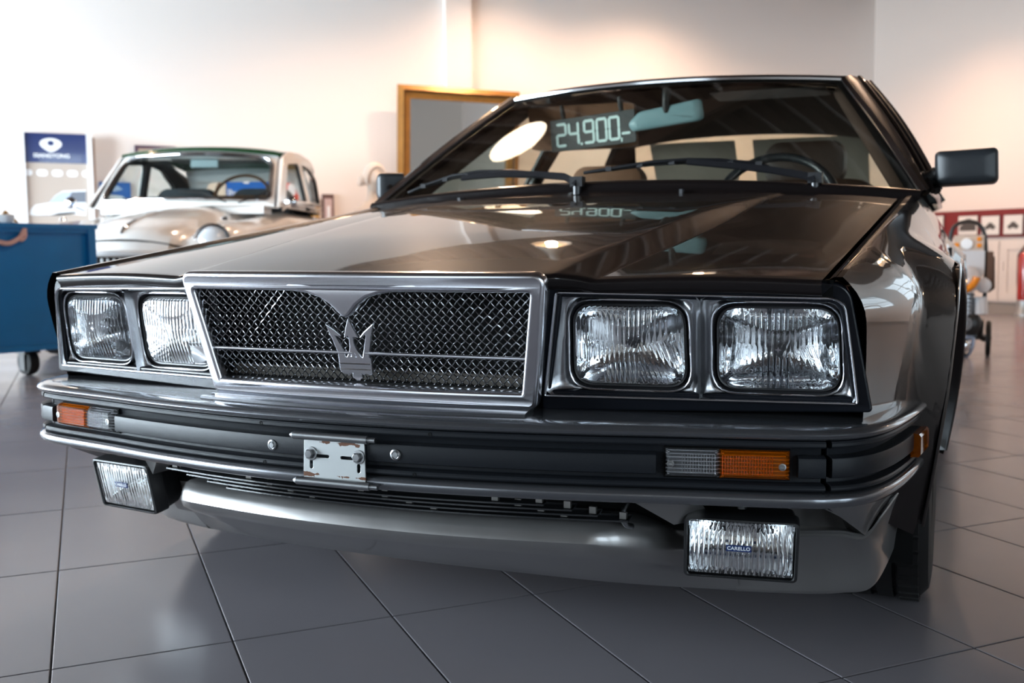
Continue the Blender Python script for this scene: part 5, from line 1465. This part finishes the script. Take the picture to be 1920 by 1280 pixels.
# ------------------------------------------------------------------ display stand with logo and showroom picture
stA0, stA1, stB = -.83, -.25, 8.22
zt_s = onB((100, 250), stB).z
pTL = ab_of(onB((45, 252), stB)); pTR = ab_of(onB((161, 252), stB)); hz = ab_of(onB((100, 305.5), stB))[2]
stand = local_root('display_stand', AB((pTL[0]+pTR[0])/2, stB), ROOM_ROT, 'white display stand with a navy logo header and a showroom car picture', 'display stand')
SW = pTR[0]-pTL[0]; WPOST = pmat('white_post', (.80, .80, .80), rough=.35)
for x in (-SW/2-.022, SW/2+.022): MB().box((x, 0, (zt_s+.02)/2), (.044, .06, zt_s+.02)).build('post', WPOST, stand)
MB().box((SW/2+.055, .012, (zt_s-.02)/2), (.022, .05, zt_s-.03)).build('side_edge', pmat('beige_edge', (.42, .30, .23), rough=.5), stand)
MB().box((0, 0, .02), (SW+.2, .42, .04)).build('stand_foot', WPOST, stand)
MB().box((0, .006, (hz+.15)/2+.0), (SW, .02, hz-.15)).build('picture_panel', pmat('beige_picture', (.50, .42, .36), rough=.3, coat=.1), stand)
MB().box((0, .0, (hz+zt_s)/2), (SW, .024, zt_s-hz)).build('header_panel', pmat('navy_header', (.02, .035, .13), rough=.10, coat=.8), stand)
SMt = frame((0, -.0125, 0), (1, 0, 0), (0, 0, 1))
hc = (hz+zt_s)/2; hh = zt_s-hz
lg = [(.085*math.cos(a)*1.0, .048*math.sin(a) - (.020*max(0, -math.sin(a))**6)) for a in [2*PI*k/40 for k in range(40)]]
lh = [(.026*math.cos(a), .022*math.sin(a)+.006) for a in [2*PI*k/20 for k in range(20)]]
link('logo', plate([lg, lh], .003, 0, SMt @ Matrix.Translation((-.038, hc+.034, 0)), 0), WHITE, stand)
link('lettering', text_mesh('SSANGYONG', .046, .003, SMt @ Matrix.Translation((-.035, hc-.066, 0)), bold=.0012), WHITE, stand)
PW = pmat('printed_white', (.88, .90, .92), rough=.3); PG = pmat('printed_grey', (.16, .18, .22), rough=.25); PB = pmat('printed_pale_blue', (.50, .60, .75), rough=.3); PD = pmat('printed_dark', (.05, .055, .06), rough=.4)
for k in range(5):
    x = lerp(-.23, .235, k/4); zz = hz-.085
    link('printed_spot', plate([rrect(.085, .055, .026, 5)], .002, 0, frame((x, -.005, zz), (1, 0, 0), (0, 0, 1)), 0), PW, stand)
def pic(pts, mat_, off, nm='printed_car'):
    q = [ab_of(onB(p, stB)) for p in pts]; ox = (pTL[0]+pTR[0])/2
    link(nm, plate([[(a-ox, z) for a, b, z in q]], .0015, 0, frame((0, -.0045-off, 0), (1, 0, 0), (0, 0, 1)), 0), mat_, stand)
pic([(55, 402), (58, 392), (66, 384), (92, 380), (104, 366), (118, 358), (161, 356), (161, 404), (110, 399), (96, 403), (60, 404)], PW, .000)
pic([(92, 380), (106, 366), (118, 360), (134, 360), (126, 379)], PB, .002, 'printed_windscreen')
pic([(126, 379), (134, 360), (161, 359), (161, 379.5)], PG, .002, 'printed_window')
pic([(58, 404), (96, 403), (112, 399), (140, 397), (144, 400), (112, 404)], PD, .002, 'printed_shadow')
# ------------------------------------------------------------------ gilt framed mirror against the back wall
mB = 8.16
c = [ab_of(onB(p, mB)) for p in ((745, 157), (973, 172))]; a0m, a1m = c[0][0], c[1][0]; ztm = (c[0][2]+c[1][2])/2; z0m = .06; W_ = a1m-a0m; H_ = ztm-z0m
mirr = local_root('wall_mirror', AB((a0m+a1m)/2, 8.30), ROOM_ROT, 'tall wall mirror in a gilt wooden frame leaning on the back wall', 'mirror')
mirr.rotation_euler = (math.radians(3.6), 0, ROOM_ROT)
GILT = pmat('gilt_wood', (.34, .155, .03), rough=.36, metal=.35, vary=.35, vscale=14); GILTD = pmat('dark_gilt', (.10, .04, .01), rough=.5, metal=.3)
fw = .125
def fbar(o_, i_, y0, y1, mat_, nm):
    ow, oh = W_/2-o_, H_/2-o_; iw, ih = W_/2-i_, H_/2-i_; zc = z0m+H_/2
    for s in (1, -1):
        MB().prism([(s*ow, y0, zc-oh), (s*ow, y0, zc+oh), (s*iw, y1, zc+ih), (s*iw, y1, zc-ih)], (0, .03, 0)).build(nm, mat_, mirr)
        MB().prism([(-ow, y0, zc+s*oh), (ow, y0, zc+s*oh), (iw, y1, zc+s*ih), (-iw, y1, zc+s*ih)], (0, .03, 0)).build(nm, mat_, mirr)
fbar(0, .05, -.02, -.045, GILT, 'frame_rail'); fbar(.05, .068, -.045, -.01, GILTD, 'frame_groove'); fbar(.068, fw, -.02, -.012, GILT, 'frame_inner')
MB().box((0, .02, z0m+H_/2), (W_-2*fw+.02, .008, H_-2*fw+.02)).build('mirror_glass', MIRG, mirr)
MB().box((0, .03, z0m+H_/2), (W_-.02, .008, H_-.02)).build('mirror_back', GILTD, mirr)
for s in (1, -1): MB().box((s*W_*.4, 0, .03), (.06, .06, .06)).build('mirror_foot', GILTD, mirr)
# ------------------------------------------------------------------ plaster bust on a plinth by the mirror
PLAS = pmat('white_plaster', (.70, .62, .55), rough=.6, bump=.1, bscale=80)
bp = onB((700, 350), 7.75); ba = ab_of(bp)
bust = local_root('plaster_bust', AB(ba[0], 7.75), ROOM_ROT, 'white plaster bust with swept back hair standing left of the gilt mirror', 'statue')
def px_b(px, py): q = ab_of(onB((px, py), 7.75)); return Vector((q[0]-ba[0], 0, q[2]))
zb0 = px_b(690, 388).z
head = MB(); hc_ = px_b(704, 338)
rows = []
for j in range(15):
    ph = PI*j/14; row = []
    for k in range(22):
        th = 2*PI*k/22; r = math.sin(ph); x = .082*r*math.cos(th); y = .10*r*math.sin(th)*1.0; z = .125*math.cos(ph)
        face = max(0, math.cos(th-.15))          # face looks right (+x)
        x += .016*face*r*(1 if -.6 < math.cos(ph) < .35 else .3)
        if math.cos(ph) < -.35: y *= .8
        x += .022*math.exp(-((math.cos(ph)+.08)/.14)**2)*max(0, face-.85)*6*r      # nose
        x -= .010*math.exp(-((math.cos(ph)-.12)/.10)**2)*max(0, face-.6)*2*r       # brow hollow
        x += .010*math.exp(-((math.cos(ph)+.42)/.10)**2)*max(0, face-.75)*3*r      # lips
        row.append(hc_ + Vector((x, y, z)))
    rows.append(row)
head.grid(rows, close_v=True); hd = head.build('head', PLAS, bust, 60)
hr = MB()
for k in range(13):
    a = PI*(.12 + .95*k/12); c0 = hc_ + Vector((math.cos(a)*.085, 0, math.sin(a)*.12+.012)); hr.tube([c0 + Vector((0, -.07, -.02)), c0 + Vector((-.012, -.03, .012)), c0 + Vector((-.012, .03, .012)), c0 + Vector((0, .07, -.02))], [.012, .024, .024, .012], 8)
hr.tube([hc_ + Vector((-.08, 0, .02)), hc_ + Vector((-.13, 0, .0)), hc_ + Vector((-.15, 0, -.05))], [.05, .045, .02], 10)
h_ = hr.build('hair', PLAS, hd, 60)
nk = MB(); nk.lathe([(.055, .16), (.052, .08), (.058, .03), (.10, -.02), (.19, -.07), (.20, -.13), (.13, -.20), (.07, -.23), (.10, -.25)], hc_ + Vector((-.02, 0, -.20)), (0, 0, 1), 22)
for v in nk.v: v.y = v.y*.72
nk.build('neck_and_shoulders', PLAS, bust, 60)
MB().box((hc_.x-.02, 0, (hc_.z-.45)/2), (.30, .30, hc_.z-.45)).box((hc_.x-.02, 0, hc_.z-.46), (.36, .36, .04)).box((hc_.x-.02, 0, .05), (.36, .36, .10)).build('plinth', PLAS, bust)
# ------------------------------------------------------------------ boards and posters near the back wall
def panel(name, corners, b, label, cat, mat_, z0=None, thick=.03):
    q = [ab_of(onB(p, b)) for p in corners]; a0_ = min(t[0] for t in q); a1_ = max(t[0] for t in q); zz0 = min(t[2] for t in q) if z0 is None else z0; zz1 = max(t[2] for t in q)
    r = local_root(name, AB((a0_+a1_)/2, b, zz0), ROOM_ROT, label, cat)
    MB().box((0, 0, (zz1-zz0)/2), (a1_-a0_, thick, zz1-zz0)).build('board', mat_, r)
    return r, a1_-a0_, zz1-zz0
POSB = pmat('poster_sky_blue', (.02, .13, .45), rough=.35)
WP = B_BK - .016
r, w, h = panel('sky_poster', [(186, 341), (246, 384)], WP, 'blue poster with a white cloud and a red ground seen through the saloon', 'poster', POSB, z0=1.05)
def art(r, pts, w, h, mat_, nm, off=.017):
    link(nm, plate([[((x-.5)*w, y*h) for x, y in pts]], .002, 0, frame((0, -off, 0), (1, 0, 0), (0, 0, 1)), 0), mat_, r)
art(r, [(0, 0), (1, 0), (1, .26), (.8, .30), (.5, .24), (0, .34)], w, h, pmat('poster_red', (.55, .03, .07), rough=.4), 'printed_ground')
art(r, [(.0, .36), (.3, .55), (.7, .5), (.95, .34), (.8, .30), (.5, .26)], w, h, PW, 'printed_shape', .0175)
art(r, [(.15, .8), (.35, .92), (.6, .86), (.75, .74), (.45, .66), (.2, .7)], w, h, pmat('poster_cloud', (.45, .58, .80), rough=.4), 'printed_cloud')
r, w, h = panel('wall_sign', [(252, 272), (330, 300)], WP, 'dark red edged sign on the wall just above the saloon roof', 'sign', pmat('dark_sign', (.09, .045, .07), rough=.4))
MB().box((0, -.02, h/2), (w-.06, .012, h-.06)).build('sign_face', pmat('beige_sign_face', (.45, .33, .25), rough=.5), r)
r, w, h = panel('blue_banner', [(424, 333), (519, 390)], WP, 'blue advertising banner with white lettering and a yellow stripe behind the saloon', 'banner', pmat('banner_blue', (.015, .13, .48), rough=.4), z0=.95)
art(r, [(0, 0), (1, 0), (1, .48), (0, .48)], w, h, PW, 'white_band'); art(r, [(0, .18), (1, .18), (1, .33), (0, .33)], w, h, pmat('banner_yellow', (.80, .42, .06), rough=.4), 'yellow_stripe', .019)
link('lettering', text_mesh('Ihre Robotie', .085, .002, frame((.0, -.017, h*.66), (1, 0, 0), (0, 0, 1)), bold=.001), WHITE, r)
art(r, [(.33, .88), (.45, .88), (.45, .97), (.33, .97)], w, h, PW, 'white_mark')
r, w, h = panel('face_poster', [(384, 334), (424, 384)], WP, 'cream poster with brown brush shapes left of the blue banner', 'poster', pmat('poster_cream', (.70, .60, .48), rough=.4), z0=.95)
art(r, [(.45, .35), (.62, .75), (.8, .95), (.72, .98), (.5, .78), (.36, .4)], w, h, pmat('poster_brown', (.16, .09, .06), rough=.5), 'printed_stroke')
art(r, [(.40+.30*math.cos(a)+.25, .30+.30*math.sin(a)) for a in [2*PI*k/24 for k in range(24)]], w, h, pmat('poster_umber', (.26, .12, .07), rough=.6), 'printed_disc', .0185)
r, w, h = panel('red_white_poster', [(524, 338), (560, 392)], WP, 'red and white poster seen through the saloon front door window', 'poster', pmat('poster_vermilion', (.75, .035, .012), rough=.4), z0=.95)
art(r, [(.0, 0), (.0, .95), (.25, .98), (.22, .6), (.12, .3)], w, h, PW, 'printed_shape'); art(r, [(.35, .62), (.45, .9), (.8, .95), (.85, .7), (.6, .58)], w, h, PW, 'printed_shape', .0175); art(r, [(.3, .12), (.5, .36), (.8, .36), (.98, .16), (.9, .06)], w, h, PW, 'printed_shape', .018)
r, w, h = panel('yellow_sign', [(578, 372), (598, 396)], WP, 'small mustard yellow sign seen through the saloon rear door window', 'sign', pmat('mustard', (.55, .28, .02), rough=.4), z0=.95)
r, w, h = panel('small_frame', [(604, 364), (626, 402)], WP, 'small dark framed picture on the wall right of the saloon', 'picture', pmat('dark_frame', (.12, .06, .05), rough=.4), z0=.85)
MB().box((0, -.012, h/2), (w*.70, .012, h*.78)).build('picture', pmat('pinkish_print', (.55, .40, .38), rough=.4), r); art(r, [(.4, .3), (.62, .3), (.62, .7), (.4, .7)], w, h, PW, 'printed_shape', .0195)
# ------------------------------------------------------------------ right wall: red board with pictures, cabinets
RB = A_R - .02
q = [onA(p, RB) for p in ((1771, 398), (1920, 390), (1920, 443.5))]; zt_b, zb_b = ab_of(q[1])[2], ab_of(q[2])[2]
b_far, b_near = 7.55, 4.4
redb = local_root('red_picture_board', AB(RB, (b_far+b_near)/2, zb_b), ROOM_ROT, 'long red board holding white car pictures on the right wall', 'board')
RED = pmat('deep_red_paint', (.15, .002, .004), rough=.5, coat=.0)
MB().box((0, 0, (zt_b-zb_b)/2), (.03, b_far-b_near, zt_b-zb_b)).build('board', RED, redb)
PIC = pmat('white_print_card', (.64, .60, .56), rough=.5); INK = pmat('print_ink', (.06, .05, .045), rough=.6); SH_ = pmat('frame_edge', (.10, .03, .03), rough=.5)
def rbp(px, py): t = ab_of(onA((px, py), RB-.02)); return t[1]-(b_far+b_near)/2, t[2]-zb_b
edges = [(1745, 1770), (1799, 1834), (1842, 1875), (1884, 1919), (1930, 1966), (1978, 2016)]
for k, (x0, x1) in enumerate(edges):
    y0 = rbp(x0, 410)[0]; y1 = rbp(x1, 410)[0]; z0 = rbp((x0+x1)/2, 440 if k < 3 else 438.5)[1]; z1 = rbp((x0+x1)/2, 405 if k < 3 else 403)[1]
    pc = MB().box((-.024, (y0+y1)/2, (z0+z1)/2), (.018, abs(y1-y0), z1-z0)).build('picture_card', PIC, redb)
    MB().box((-.020, (y0+y1)/2, (z0+z1)/2), (.014, abs(y1-y0)+.02, z1-z0+.015)).build('card_edge', SH_, pc)
    cy_, cz_ = (y0+y1)/2, (z0+z1)/2; ww = abs(y1-y0)
    FM = frame((-.0342, cy_, cz_-.01), (0, -1, 0), (0, 0, 1))
    cr_ = [(-.30, -.10), (-.28, 0), (-.16, .06), (-.08, .16), (.10, .17), (.20, .06), (.30, .02), (.31, -.10)]
    if k == 1: cr_ = [(p[0]*1.45, p[1]*1.9) for p in cr_]
    link('printed_car', plate([[(p[0]*ww, p[1]*ww) for p in cr_]], .0015, 0, FM, 0), INK, pc)
    for s in (-.16, .17): link('printed_wheel', plate([[(s*ww+.055*ww*math.cos(a), -.11*ww+.055*ww*math.sin(a)) for a in [2*PI*j/12 for j in range(12)]]], .002, 0, FM, 0), INK, pc)
CAB = pmat('white_cabinet_paint', (.62, .54, .49), rough=.45)
cab_b = [7.9, 7.12, 6.34, 5.56, 4.78]
for k in range(4):
    b0, b1 = cab_b[k+1], cab_b[k]
    cb = local_root('wall_cabinet', AB(A_R-.012, (b0+b1)/2), ROOM_ROT, ['low white cabinet under the red board, hidden behind the coupe', 'low white cabinet under the red board behind the engine trolley', 'low white cabinet under the red board at the right edge of the photo', 'low white cabinet under the red board beyond the right edge'][k], 'cabinet')
    MB().box((-.010, 0, .45), (.03, b1-b0-.006, .66)).build('cabinet_body', CAB, cb)
    fr = MB(); w = b1-b0
    for s in (1, -1): fr.box((-.030, s*(w/2-.06), .45), (.014, .10, .62))
    fr.box((-.030, 0, .72), (.014, w-.22, .09)).box((-.030, 0, .18), (.014, w-.22, .08)); d_ = fr.build('door_frame', CAB, cb)
    MB().box((-.042, w/2-.06, .5), (.012, .012, .09)).build('handle', CAB, cb)
    MB().box((.0, 0, .065), (.02, w, .11)).build('plinth', MATS['baseboard_paint'], cb)
# fire extinguisher at the right edge
feq = ab_of(onA((1924, 500), A_R-.14)); fe = local_root('fire_extinguisher', AB(A_R-.14, feq[1]), ROOM_ROT, 'red fire extinguisher at the right edge of the photo before the white cabinets', 'extinguisher')
MB().lathe([(0, 0), (.075, 0), (.08, .02), (.08, .42), (.06, .48), (.025, .50), (.022, .53), (0, .53)], (0, 0, .16), (0, 0, 1), 24).build('cylinder', pmat('extinguisher_red', (.30, .010, .008), rough=.25, coat=.6), fe, 50)
MB().tube([(0, 0, .68), (0, -.05, .72), (0, -.11, .71)], .012, 8).box((0, 0, .70), (.03, .05, .04)).build('valve', BLK, fe)
MB().tube([(0, .03, .70), (0, .10, .62), (0, .10, .35), (0, .085, .22)], .011, 8).build('hose', BLK, fe, 60)
MB().lathe([(.0, 0), (.10, 0), (.10, .03), (.085, .05), (.082, .16), (.0, .16)], (0, 0, 0), (0, 0, 1), 20).build('extinguisher_stand', pmat('grey_metal', (.30, .30, .30), rough=.4, metal=.7), fe, 50)
# ------------------------------------------------------------------ engine display trolley
eO = AB(4.66, 3.12); vd = Vector((eO.x-CAM.x, eO.y-CAM.y, 0)).normalized(); e_th = math.atan2(vd.y, vd.x) - PI/2
trol = local_root('engine_trolley', eO, e_th, 'small white wheeled trolley carrying an old engine with an orange belt guard', 'trolley')
eR = Matrix.Rotation(-e_th, 3, 'Z')
def ep(px, py, dy=0.0):
    q = on_plane((px, py), eO + vd*dy, vd); return eR @ (q - eO)
ALU = pmat('cast_aluminium', (.42, .43, .45), rough=.35, metal=.9); TWH = pmat('trolley_white', (.62, .62, .64), rough=.3, coat=.3); ORG = pmat('orange_enamel', (.80, .26, .012), rough=.35); BRN = pmat('brown_leather_strap', (.10, .05, .03), rough=.6)
MB().tube(chaikin([ep(*p) for p in ((1780, 470), (1783, 432), (1795, 419), (1816, 414), (1837, 419), (1848, 440), (1849, 500), (1846, 560), (1843, 590))], 2), .012, 8).build('handle', BLK, trol, 60)
A, B_ = ep(1788, 468), ep(1846, 441); up_ = MB().box((A+B_)/2 + Vector((0, .0, 0)), (abs(B_.x-A.x), .05, abs(B_.z-A.z))).build('instrument_panel', pmat('cream_panel', (.55, .45, .37), rough=.4), trol)
MB().lathe([(0, .012), (.032, .012), (.036, .004), (.036, 0)], ep(1813, 457) + Vector((0, -.026, 0)), (0, -1, 0), 20).build('dial', PW, up_, 50)
for p in ((1836, 448), (1836, 460), (1794, 459)): MB().box(ep(*p) + Vector((0, -.028, 0)), (.024, .008, .024)).build('orange_label', ORG, up_)
A, B_ = ep(1793, 516), ep(1847, 470); MB().box((A+B_)/2 + Vector((0, -.01, 0)), (abs(B_.x-A.x), .03, abs(B_.z-A.z))).build('white_board', TWH, trol)
blt = chaikin([ep(1797, 547, -.1), ep(1808, 545, -.1), ep(1822, 537, -.1), ep(1830, 526, -.1), ep(1832, 519, -.1)], 2)
MB().tube(blt, .022, 10).build('belt_guard', ORG, trol, 60)
MB().lathe([(0, .05), (.06, .045), (.085, .02), (.085, -.03), (.06, -.05), (0, -.05)], ep(1812, 524, -.05), (.2, -1, .1), 18).build('fan_cover', TWH, trol, 60)
MB().lathe([(0, .05), (.045, .04), (.05, 0), (.045, -.05), (0, -.055)], ep(1843, 534, -.02), (.1, -1, 0), 16).build('air_filter', TWH, trol, 60)
MB().tube([ep(1838, 556), ep(1839, 588)], .042, 14).build('white_tank', TWH, trol, 60)
eb = MB()
for k in range(6): z_ = lerp(ep(1810, 552).z, ep(1810, 588).z, k/5); c_ = ep(1810, 570); eb.lathe([(.055, -.006), (.062, 0), (.055, .006)], (c_.x, c_.y, z_), (0, 0, 1), 16)
c_ = ep(1810, 570); eb.tube([(c_.x, c_.y, ep(1810, 548).z), (c_.x, c_.y, ep(1810, 592).z)], .05, 14); eb.build('engine_cylinder', ALU, trol, 40)
cc_ = ep(1812, 606); cz = MB().lathe([(0, .07), (.06, .065), (.078, .04), (.08, -.05), (.05, -.07), (0, -.07)], cc_ + Vector((.01, .02, 0)), (.1, -1, 0), 22).build('crankcase', BLK, trol, 50)
MB().lathe([(.0, .03), (.016, .028), (.018, .01), (.030, .01), (.034, .022), (.044, .022), (.047, 0), (.04, -.02)], ep(1808, 606, -.07), (0, -1, 0), 24).build('pulley', ALU, cz, 50)
MB().tube(chaikin([ep(*p) for p in ((1790, 632), (1790, 652), (1797, 666), (1807, 670), (1817, 664), (1824, 650), (1825, 630))], 2), .011, 8).build('lamp_bracket', pmat('bluish_steel', (.40, .46, .58), rough=.3, metal=.8), trol, 60)
MB().box(ep(1807, 631), (.115, .05, .02)).build('cross_bar', MATS['bluish_steel'], trol)
MB().lathe([(0, .04), (.025, .034), (.04, .015), (.046, 0), (.04, -.02), (.02, -.04), (0, -.045)], ep(1806, 646, -.03), (0, -1, .1), 20).build('chrome_lamp', CHROME, trol, 60)
fz = ep(1806, 675).z; MB().tube([ep(1806, 668), Vector((ep(1806, 668).x, 0, .03))], .014, 8).build('front_leg', BLK, trol); MB().lathe([(0, -.012), (.03, -.012), (.03, .012), (0, .012)], (ep(1806, 668).x, 0, .03), (1, 0, 0), 14).build('front_castor', RUB, trol)
wc = ep(1853, 637); wr = wc.z; 
for sx2, x_ in ((1, wc.x), (-1, ep(1776, 637).x)):
    MB().lathe([(wr-.03, -.014), (wr-.008, -.016), (wr, -.008), (wr, .008), (wr-.008, .016), (wr-.03, .014)], (x_, .12, wr), (1, 0, 0), 32).build('rear_wheel', RUB, trol, 50)
    sp = MB()
    for k in range(8): a = PI*k/4; sp.tube([(x_, .12, wr), (x_, .12+math.cos(a)*(wr-.03), wr+math.sin(a)*(wr-.03))], .003, 5)
    sp.build('wheel_spokes', ALU, trol)
MB().tube([(ep(1776, 637).x, .12, wr), (wc.x+.02, .12, wr)], .010, 8).build('axle', BLK, trol)
MB().tube([(ep(1838, 600).x, .05, ep(1838, 600).z), (ep(1836, 628).x, .08, wr+.02), (ep(1845, 634).x, .12, wr)], .024, 10).build('swing_arm', BLK, trol, 60)
MB().tube([ep(1796, 590), ep(1796, 632)], .02, 8).tube([ep(1824, 560), ep(1828, 632)], .016, 8).build('frame_tube', BLK, trol, 60)
MB().box(ep(1856, 505), (.035, .10, .22)).tube([ep(1850, 478), ep(1862, 482), ep(1862, 540), ep(1852, 546)], .012, 6).build('leather_bag', BRN, trol)
